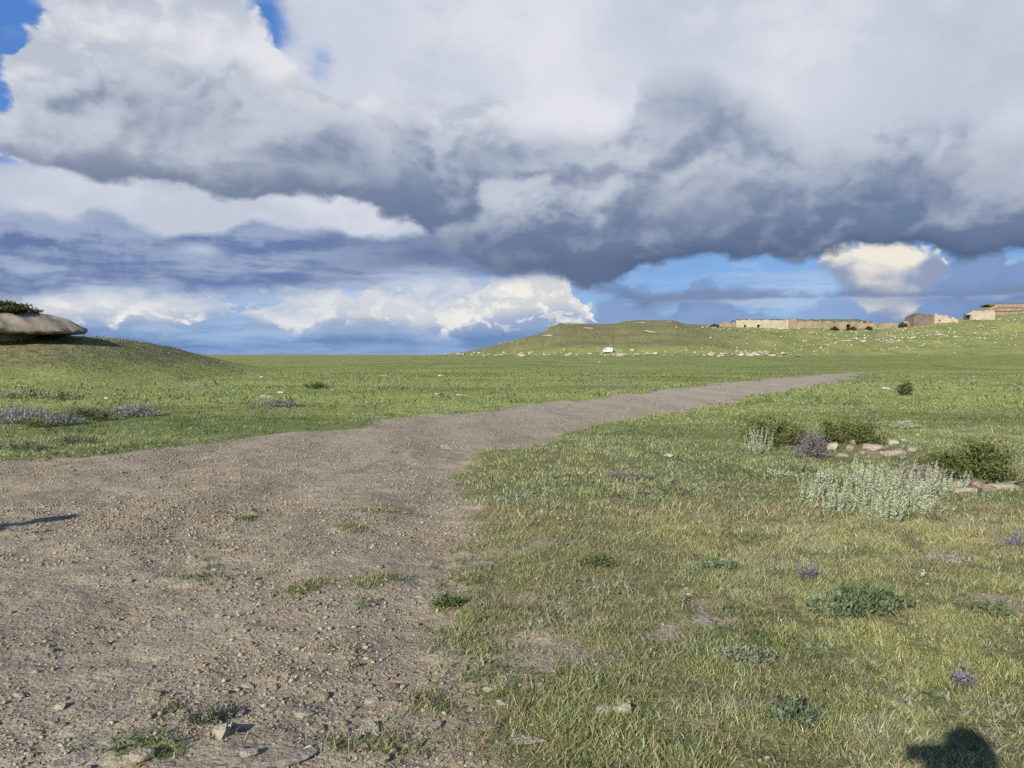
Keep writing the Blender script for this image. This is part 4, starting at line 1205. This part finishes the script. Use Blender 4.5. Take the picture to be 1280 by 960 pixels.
def broken_wall(name, label, px0, px1, top, py_base, mat, depth=1.6, step=1.1, seed=1, gaps=(), cat='ruin', group=None, rough=.35, y=None, down=3.0):
    """masonry run between two picture columns: uneven top, uneven face, doorways as real gaps; `top` = [(px, py)]"""
    rg = random.Random(seed)
    yb = land((px0 + px1) / 2, py_base)[1] if y is None else y
    xa, xb = (px0 - 640) / F * yb, (px1 - 640) / F * yb
    zpx = lambda p: EYE + (443 - p) / F * yb
    zb = zpx(py_base)
    bm = bmesh.new()
    x = xa
    while x < xb - .05:
        w = min(step * rg.uniform(.7, 1.4), xb - x)
        pxm = 640 + (x + w / 2) / yb * F
        zt = zpx(np.interp(pxm, [p[0] for p in top], [p[1] for p in top])) + rg.uniform(-rough, rough * .6)
        yo = rg.uniform(-.12, .12)
        lo = zb - down
        for g0, g1, gh in gaps:
            if g0 < pxm < g1: lo = zb + gh
        zt = max(zt, lo + .3)
        vs = []
        for xx in (x, x + w):
            for yy in (yb + yo, yb + yo + depth):
                for zz in (lo, zt + rg.uniform(-.15, .15)):
                    vs.append(bm.verts.new((xx - xa, yy - yb, zz - zb)))
        for q in ((0, 1, 5, 4), (2, 6, 7, 3), (0, 2, 3, 1), (4, 5, 7, 6), (1, 3, 7, 5), (0, 4, 6, 2)):
            bm.faces.new([vs[i] for i in q])
        x += w
    bmesh.ops.recalc_face_normals(bm, faces=bm.faces)
    root = tag(empty(name, (xa, yb, zb)), label, cat, group)
    link_mesh('masonry', bm_mesh('masonry', bm), mat, root)
    if gaps:                                     # rear wall behind the doorways, the rooms' shade put into its colour
        bm = bmesh.new(); bmesh.ops.create_cube(bm, size=1)
        for v in bm.verts: v.co = Vector(((v.co.x + .5) * (xb - xa) * .98 + .1, v.co.y * .4 + depth + 1.6, (v.co.z + .5) * 3.4 - .6))
        link_mesh('rear_wall', bm_mesh('rear_wall', bm), MATS['dark_wall'], root)
    return root, (xa, xb, yb, zb)


def turf_cap(root, x0, x1, z0, h, depth, mat, seed=1, yo=.3):
    """grassy mound lying on a wall or rock, in the thing's own coordinates"""
    nx, ny = 60, 9
    V = []
    for i in range(nx + 1):
        for j in range(ny + 1):
            u, v = i / nx, j / ny
            e = min(1, 10 * u, 10 * (1 - u)) ** .6
            s = math.sin(math.pi * min(1, v * .5 + .12) ) ** .7
            V.append((x0 + (x1 - x0) * u, yo + depth * v, z0 - .25 + (h + .25) * e * s * (.85 + .35 * mnoise.noise(Vector((u * 14, v * 2, seed)))) - (.6 if j in (0, ny) else 0)))
    f, sz = [], []
    for i in range(nx):
        for j in range(ny):
            a = i * (ny + 1) + j; f += [a, a + ny + 1, a + ny + 2, a + 1]; sz.append(4)
    link_mesh('turf_cap', np_mesh('turf_cap', np.array(V), f, sz, smooth=True), mat, root)


def turf_material():
    m, nt, b = new_mat('hill_turf')
    tc = nt.node('ShaderNodeTexCoord'); v = X(nt, tc.outputs['Object'])
    n = nt.noise(v, .5, 5, .65, dims='3D')
    nt.put(b.inputs['Base Color'], nt.mix(nt.step(.3, .7, n), (.06, .08, .024), (.12, .13, .045))); b.inputs['Roughness'].default_value = .95
    bu = nt.node('ShaderNodeBump'); bu.inputs['Distance'].default_value = .5; nt.put(bu.inputs['Height'], n); nt.l.new(bu.outputs[0], b.inputs['Normal'])
    return m


def build_ruins():
    pale = wall_material('pale_masonry', (.36, .30, .225), (.50, .43, .33), .4)
    tan = wall_material('tan_masonry', (.23, .17, .12), (.36, .28, .20))
    brown = wall_material('brown_masonry', (.13, .105, .085), (.21, .17, .14))
    MATS['dark_wall'] = wall_material('shaded_masonry', (.05, .042, .034), (.09, .075, .06))  # masonry colour darkened to paint the shade inside the doorways
    turf = turf_material()
    YW = 352.0
    r, (xa, xb, yb, zb) = broken_wall('ruined_wall', 'bright pale stone wall with small dark doorways, left part of the long ruin on the hilltop', 920, 985,
                                      [(920, 400.4), (940, 399.6), (960, 400.2), (985, 400)], 410, pale, seed=1, gaps=((928, 931, 1.3), (945, 948.5, 1.5)), y=YW, rough=.3)
    turf_cap(r, 0, xb - xa, (410 - 400) / F * YW, .75, 9, turf, 1)
    r, (xa, xb, yb, zb) = broken_wall('ruined_wall', 'longer and darker tan stone wall continuing the bright wall to the right on the hilltop', 985.5, 1096,
                                      [(985, 399.5), (992, 398.8), (1000, 401.8), (1020, 401.2), (1060, 401.8), (1085, 403), (1096, 405)], 410, tan, seed=2,
                                      gaps=((1018, 1021, 1.2), (1058, 1062, 1.6)), y=YW + .6, rough=.6, step=.9)
    turf_cap(r, 0, (xb - xa) * .93, (410 - 401.6) / F * YW, 1.3, 9, turf, 2)
    broken_wall('ruined_wall', 'low crumbling tan wall left of the bright pale wall on the hilltop', 884, 919, [(884, 407), (889, 404), (893, 407), (900, 405), (906, 402), (912, 404), (919, 402)], 411, tan, seed=3, y=YW + 1, rough=.6, step=.9)
    broken_wall('low_wall', 'low brown wall stub joining the long wall to the dark square ruin', 1097, 1140, [(1097, 405), (1110, 403.5), (1125, 404), (1131, 402), (1140, 403)], 409, tan, seed=4, y=YW + 1.5, rough=.45, step=1.0)
    broken_wall('ruined_tower', 'dark brown square ruin standing on the ridge', 1141, 1167, [(1141, 398), (1144, 394.5), (1149, 392), (1153, 391.4), (1158, 393), (1162, 391.5), (1167, 395)], 406, brown, depth=8, seed=5, y=YW - 2, rough=.55, step=.8)
    broken_wall('ruined_wall', 'pale broken wall leaning against the right side of the dark square ruin', 1167.5, 1197, [(1167, 392), (1170, 392.5), (1174, 395), (1178, 393.5), (1184, 396), (1188, 398), (1191, 397), (1197, 400)], 405, pale, seed=6, gaps=((1171.5, 1174, 1.9),), y=YW - 3, rough=.7, step=.7)
    r, (xa, xb, yb, zb) = broken_wall('ruined_wall', 'clean pale wall with one dark opening at its left end, right part of the ridge', 1208, 1242, [(1208, 392.5), (1211, 389.5), (1216, 388.5), (1226, 389.5), (1236, 387.5), (1242, 389)], 400, pale, seed=7, gaps=((1209, 1212, 2.3),), y=YW - 6, rough=.5, step=.9)
    # layered rock ledge behind, at the right edge
    rock = stone_material('ledge_rock', (.20, .15, .11), (.36, .29, .22))
    YL = 366.0
    xa, xb = (1231 - 640) / F * YL, (1420 - 640) / F * YL
    z0 = EYE + (443 - 394) / F * YL
    root = tag(empty('rock_ledge', (xa, YL, z0)), 'layered brown rock ledge with a turf top at the right end of the ridge', 'rock')
    bm = bmesh.new()
    n = 90
    rows = [(-3.5, .0), (1.6, .0), (2.0, -.55), (3.2, -.45), (3.5, -.9), (5.0, -.7), (5.3, .4), (5.2, 9)]
    grid = []
    for i in range(n + 1):
        x = (xb - xa) * i / n
        e = min(1.0, (x / 5.0)) ** .8
        col = []
        for h, yo in rows:
            hh = h * (.35 + .65 * e) if h > 0 else h
            j = mnoise.noise(Vector((x * .35, h * .8, 4.0))) * .45 + mnoise.noise(Vector((x * 1.3, h, 8.0))) * .22
            col.append(bm.verts.new((x, yo + j, hh + j * .5 * (h > 0) + .35 * mnoise.noise(Vector((x * .15, 2, 1))))))
        grid.append(col)
    for i in range(n):
        for j in range(len(rows) - 1): bm.faces.new((grid[i][j], grid[i + 1][j], grid[i + 1][j + 1], grid[i][j + 1]))
    bm.faces.new(grid[0][::-1]); bm.faces.new(grid[-1])
    bmesh.ops.recalc_face_normals(bm, faces=bm.faces)
    link_mesh('rock_face', bm_mesh('rock_face', bm), rock, root)
    turf_cap(root, 1.5, xb - xa, 5.1, .9, 9, turf, 5, -.4)


# ------------------------------------------------------------------ white van on the plain
def simple_mat(name, col, rough=.5, metal=0.0, coat=0.0, var=.08):
    m, nt, b = new_mat(name)
    tc = nt.node('ShaderNodeTexCoord'); n = nt.noise(X(nt, tc.outputs['Object']), 4.0, 4, .6, dims='3D')
    nt.put(b.inputs['Base Color'], nt.mix(n, tuple(c * (1 - var * 2) for c in col), tuple(min(1, c * (1 + var)) for c in col)))
    b.inputs['Roughness'].default_value = rough; b.inputs['Metallic'].default_value = metal; b.inputs['Coat Weight'].default_value = coat
    return m


def slab(pts, w0, w1):
    """side outline (x, z) given thickness along y from w0 to w1"""
    bm = bmesh.new()
    a = [bm.verts.new((x, w0, z)) for x, z in pts]; b = [bm.verts.new((x, w1, z)) for x, z in pts]
    bm.faces.new(a); bm.faces.new(b[::-1])
    for i in range(len(pts)):
        j = (i + 1) % len(pts); bm.faces.new((a[i], b[i], b[j], a[j]))
    bmesh.ops.recalc_face_normals(bm, faces=bm.faces)
    return bm


def build_van():
    white = simple_mat('white_paint', (.62, .62, .60), .45, 0, .2, .05); glass = simple_mat('dark_glass', (.02, .025, .03), .1)
    black = simple_mat('tyre_rubber', (.025, .025, .025), .85); rim = simple_mat('wheel_rim', (.45, .45, .46), .4, .8); lampm = simple_mat('lamp_lens', (.7, .68, .6), .15)
    loc = at(759.5, 441.2)
    root = tag(empty('parked_van', loc, R(-6)), 'white boxy van parked on the plain at the foot of the hill', 'van')
    L = 1.95
    body = [(-L, .42), (-L + .03, .95), (-L + .28, 1.22), (-L + .78, 1.98), (-L + 1.0, 2.1), (L - .12, 2.12), (L, 1.95), (L, .42)]
    bm = slab(body, -.9, .9); bmesh.ops.bevel(bm, geom=[e for e in bm.edges], offset=.06, segments=2, affect='EDGES', clamp_overlap=True)
    link_mesh('body', bm_mesh('body', bm), white, root)
    for s in (-1, 1):
        bm = slab([(-L + .52, 1.3), (-L + .92, 1.86), (-L + 1.5, 1.88), (-L + 1.5, 1.3)], s * .895, s * .915); w = link_mesh('side_window', bm_mesh('side_window', bm), glass, root)
        bm = slab([(-L + 1.62, 1.3), (-L + 1.62, 1.88), (-L + 2.6, 1.88), (-L + 2.6, 1.3)], s * .895, s * .915); link_mesh('side_window', bm_mesh('side_window', bm), white, root)
        for x in (-1.15, 1.2):
            bm = bmesh.new(); bmesh.ops.create_cone(bm, cap_ends=True, segments=28, radius1=.36, radius2=.36, depth=.24, matrix=Matrix.Translation((x, s * .80, .36)) @ Matrix.Rotation(R(90), 4, 'X'))
            bmesh.ops.bevel(bm, geom=bm.edges[:], offset=.03, segments=1, affect='EDGES')
            wh = link_mesh('wheel', bm_mesh('wheel', bm), black, root)
            bm = bmesh.new(); bmesh.ops.create_cone(bm, cap_ends=True, segments=20, radius1=.2, radius2=.17, depth=.06, matrix=Matrix.Translation((x, s * .93, .36)) @ Matrix.Rotation(R(90), 4, 'X'))
            link_mesh('rim', bm_mesh('rim', bm), rim, wh)
        bm = bmesh.new(); bmesh.ops.create_uvsphere(bm, u_segments=14, v_segments=8, radius=.12, matrix=Matrix.Translation((-L + .02, s * .62, .78)) @ Matrix.Diagonal((.4, 1.2, .8, 1)))
        link_mesh('headlight', bm_mesh('headlight', bm), lampm, root)
    # windscreen following the slope of the nose
    bm = bmesh.new()
    v = [bm.verts.new(p) for p in ((-L + .29, -.76, 1.26), (-L + .29, .76, 1.26), (-L + .735, .70, 1.93), (-L + .735, -.70, 1.93))]
    f = bm.faces.new(v); r = bmesh.ops.extrude_face_region(bm, geom=[f]); bmesh.ops.translate(bm, verts=[g for g in r['geom'] if isinstance(g, bmesh.types.BMVert)], vec=(-.03, 0, .02))
    bmesh.ops.recalc_face_normals(bm, faces=bm.faces)
    link_mesh('windscreen', bm_mesh('windscreen', bm), glass, root)
    root.scale = (.86, .86, .86)


# ------------------------------------------------------------------ the two people whose shadows fall into the picture
def skin_mesh(name, verts, edges, radii, root_i=0, levels=2):
    me = bpy.data.meshes.new(name); me.from_pydata(verts, edges, []); me.update()
    o = bpy.data.objects.new(name, me); COL.objects.link(o)
    sk = o.modifiers.new('skin', 'SKIN')
    if not me.skin_vertices: me.skin_vertices.new(name='')
    for i, r in enumerate(radii):
        r = r if isinstance(r, tuple) else (r, r)
        me.skin_vertices[0].data[i].radius = r; me.skin_vertices[0].data[i].use_root = (i == root_i)
    ss = o.modifiers.new('sub', 'SUBSURF'); ss.levels = levels; ss.render_levels = levels
    dg = bpy.context.evaluated_depsgraph_get(); dg.update()
    new = bpy.data.meshes.new_from_object(o.evaluated_get(dg))
    bpy.data.objects.remove(o); new.polygons.foreach_set('use_smooth', [True] * len(new.polygons)); new.name = name
    return new


def person(label, loc, rz, height, arms, shirt, trousers, hair_c, long_hair=False):
    s = height / 1.78
    root = tag(empty('person', loc, rz), label, 'person')
    J, E_, Rr = [], [], []
    def j(p, r, par=None):
        J.append(tuple(c * s for c in p)); Rr.append(tuple(q * s for q in r) if isinstance(r, tuple) else r * s)
        if par is not None: E_.append((par, len(J) - 1))
        return len(J) - 1
    pel = j((0, 0, .95), (.15, .11)); sp = j((0, .0, 1.12), (.135, .10), pel); ch = j((0, .0, 1.32), (.165, .115), sp); nb = j((0, 0, 1.455), (.075, .07), ch)
    nk = j((0, .005, 1.53), .055, nb); hd = j((0, .02, 1.60), (.066, .075), nk); ht = j((0, .025, 1.68), (.078, .095), hd); tp = j((0, .015, 1.745), (.055, .07), ht)
    hands = []
    for sd in (-1, 1):
        sh, el, wr = arms[0 if sd < 0 else 1]
        a = j((sd * .17, 0, 1.41), .062, ch); b = j(el, .043, a); c = j(wr, .028, b)
        d = (np.array(wr) - np.array(el)); d = d / np.linalg.norm(d)
        h = j(tuple(np.array(wr) + d * .06), (.036, .02), c); hands.append((np.array(wr), d, sd))
        hip = j((sd * .09, 0, .90), .088, pel); kn = j((sd * .105, .02, .50), .058, hip); an = j((sd * .11, -.01, .09), .042, kn); toe = j((sd * .125, .16, .035), (.042, .03), an)
    me = skin_mesh('body', J, E_, Rr)
    skin = simple_mat('skin', (.45, .28, .20), .6); sh_m = simple_mat('shirt', shirt, .9); tr_m = simple_mat('trousers', trousers, .9); sho = simple_mat('shoe', (.06, .05, .045), .7)
    for m in (skin, sh_m, tr_m, sho): me.materials.append(m)
    for p in me.polygons:
        z = p.center.z / s; x = abs(p.center.x) / s
        p.material_index = 3 if z < .1 else 2 if z < .96 and x < .3 else 1 if z < 1.49 else 0
        if z > .6:
            for wr, d, sd in hands:
                if np.linalg.norm(np.array(p.center) / s - wr - d * .05) < .085: p.material_index = 0
    link_mesh('body', me, None, root)
    # fingers: four bent chains and a thumb per hand, merged as one part per hand
    for wr, d, sd in hands:
        V, E2, R2 = [], [], []
        side = np.cross(d, (0, 0, 1.0)); side = side / max(np.linalg.norm(side), 1e-5); dn = np.cross(side, d)
        pal = wr + d * .05
        V.append(tuple(pal * s)); R2.append(.012 * s)
        for k, (off, ln) in enumerate(((-.03, .062), (-.01, .072), (.01, .068), (.03, .052))):
            prev = 0
            for q, (a, b) in enumerate(((.045, 0), (.045 + ln * .5, .008), (.045 + ln * .85, .028))):
                V.append(tuple((pal + side * off + d * a + dn * b) * s)); R2.append((.0095 - .001 * q) * s); E2.append((prev, len(V) - 1)); prev = len(V) - 1
        prev = 0
        for a, b in ((.01, .04), (.04, .062), (.07, .066)):
            V.append(tuple((pal + side * -b * sd + d * a + dn * .01) * s)); R2.append(.0105 * s); E2.append((prev, len(V) - 1)); prev = len(V) - 1
        link_mesh('fingers', skin_mesh('fingers', V, E2, R2, 0, 1), skin, root)
    hair = simple_mat('hair', hair_c, .8)
    bm = bmesh.new(); bmesh.ops.create_uvsphere(bm, u_segments=24, v_segments=16, radius=1)
    for v in bm.verts:
        y = v.co.y
        v.co = Vector((v.co.x * .090, v.co.y * .112 - .012, (v.co.z * .118 if v.co.z > 0 else v.co.z * (.10 if y < .2 else .02)) + 1.685)) * s
        if v.co.y > .06 * s and v.co.z < 1.72 * s: v.co.y = .06 * s
    if long_hair:  # hair added down to the shoulders to close the neck gap in the shadow
        for v in bm.verts:
            if v.co.z < 1.66 * s and v.co.y < .03 * s: v.co.z -= .17 * s; v.co.x *= 1.25
    link_mesh('hair', bm_mesh('hair', bm), hair, root, smooth=True)
    for sd in (-1, 1):
        bm = bmesh.new(); bmesh.ops.create_uvsphere(bm, u_segments=10, v_segments=8, radius=1, matrix=Matrix.Translation(Vector((sd * .088, .02, 1.65)) * s) @ Matrix.Diagonal((.012 * s, .02 * s, .032 * s, 1)))
        link_mesh('ear', bm_mesh('ear', bm), skin, root, smooth=True)
        bm = bmesh.new(); bmesh.ops.create_uvsphere(bm, u_segments=10, v_segments=8, radius=.012 * s, matrix=Matrix.Translation(Vector((sd * .031, .112, 1.662)) * s))
        link_mesh('eye', bm_mesh('eye', bm), simple_mat('eye', (.05, .04, .035), .2), root, smooth=True)
    bm = bmesh.new(); bmesh.ops.create_cone(bm, cap_ends=True, segments=10, radius1=.02 * s, radius2=.006 * s, depth=.05 * s, matrix=Matrix.Translation(Vector((0, .125, 1.64)) * s) @ Matrix.Rotation(R(20), 4, 'X'))
    link_mesh('nose', bm_mesh('nose', bm), skin, root, smooth=True)
    bm = bmesh.new(); bmesh.ops.create_uvsphere(bm, u_segments=12, v_segments=6, radius=1, matrix=Matrix.Translation(Vector((0, .108, 1.598)) * s) @ Matrix.Diagonal((.024 * s, .01 * s, .006 * s, 1)))
    link_mesh('mouth', bm_mesh('mouth', bm), simple_mat('lip', (.38, .16, .13), .5), root, smooth=True)
    return root


def build_people():
    gz = lambda x, y: float(ground_h(np.array([x]), np.array([y]))[0])
    # the photographer, just behind the lens, phone held up in front of the face
    x, y = 0.01, -0.34
    a = (((-.17, 0, 1.41), (-.27, .12, 1.20), (-.05, .25, 1.43)), ((.17, 0, 1.41), (.27, .16, 1.20), (.13, .25, 1.43)))
    person('person holding up a phone, whose head shadow lies on the turf', (x, y, gz(x, y)), 0, 1.84, a, (.10, .11, .14), (.06, .07, .10), (.03, .022, .017))
    ph = bmesh.new(); bmesh.ops.create_cube(ph, size=1)
    for v in ph.verts: v.co = Vector((v.co.x * .155, v.co.y * .008, v.co.z * .075))
    bmesh.ops.bevel(ph, geom=ph.edges[:], offset=.003, segments=2, affect='EDGES')
    root = tag(empty('phone', (-.005, -.035, 1.57)), 'dark phone held up by the person behind the lens', 'phone')
    link_mesh('case', bm_mesh('case', ph), simple_mat('phone_case', (.03, .03, .035), .4), root)
    bm = bmesh.new(); bmesh.ops.create_cube(bm, size=1)
    for v in bm.verts: v.co = Vector((v.co.x * .145, v.co.y * .001 - .0045, v.co.z * .068))
    link_mesh('screen', bm_mesh('screen', bm), simple_mat('phone_screen', (.02, .02, .025), .08), root)
    # a second person left of the frame
    tx, ty = flat_pt(88, 637)
    h = 1.74; k = h / math.tan(SUN_EL)
    x, y = tx - math.sin(SUN_AZ) * k, ty - math.cos(SUN_AZ) * k
    hang = (((-.17, 0, 1.41), (-.23, -.02, 1.13), (-.24, .05, .87)), ((.17, 0, 1.41), (.23, -.02, 1.13), (.24, .05, .87)))
    person('person standing left of the view, whose shadow reaches onto the track', (x, y, gz(x, y)), R(-20), h, hang, (.30, .12, .10), (.10, .10, .12), (.05, .03, .02), True)

build_camera()
build_sky()
build_terrain()
build_cover()
build_gravel()
build_stones()
build_plants()
build_scree()
build_outcrop()
build_foot_scrub()
build_ruins()
build_van()
build_people()
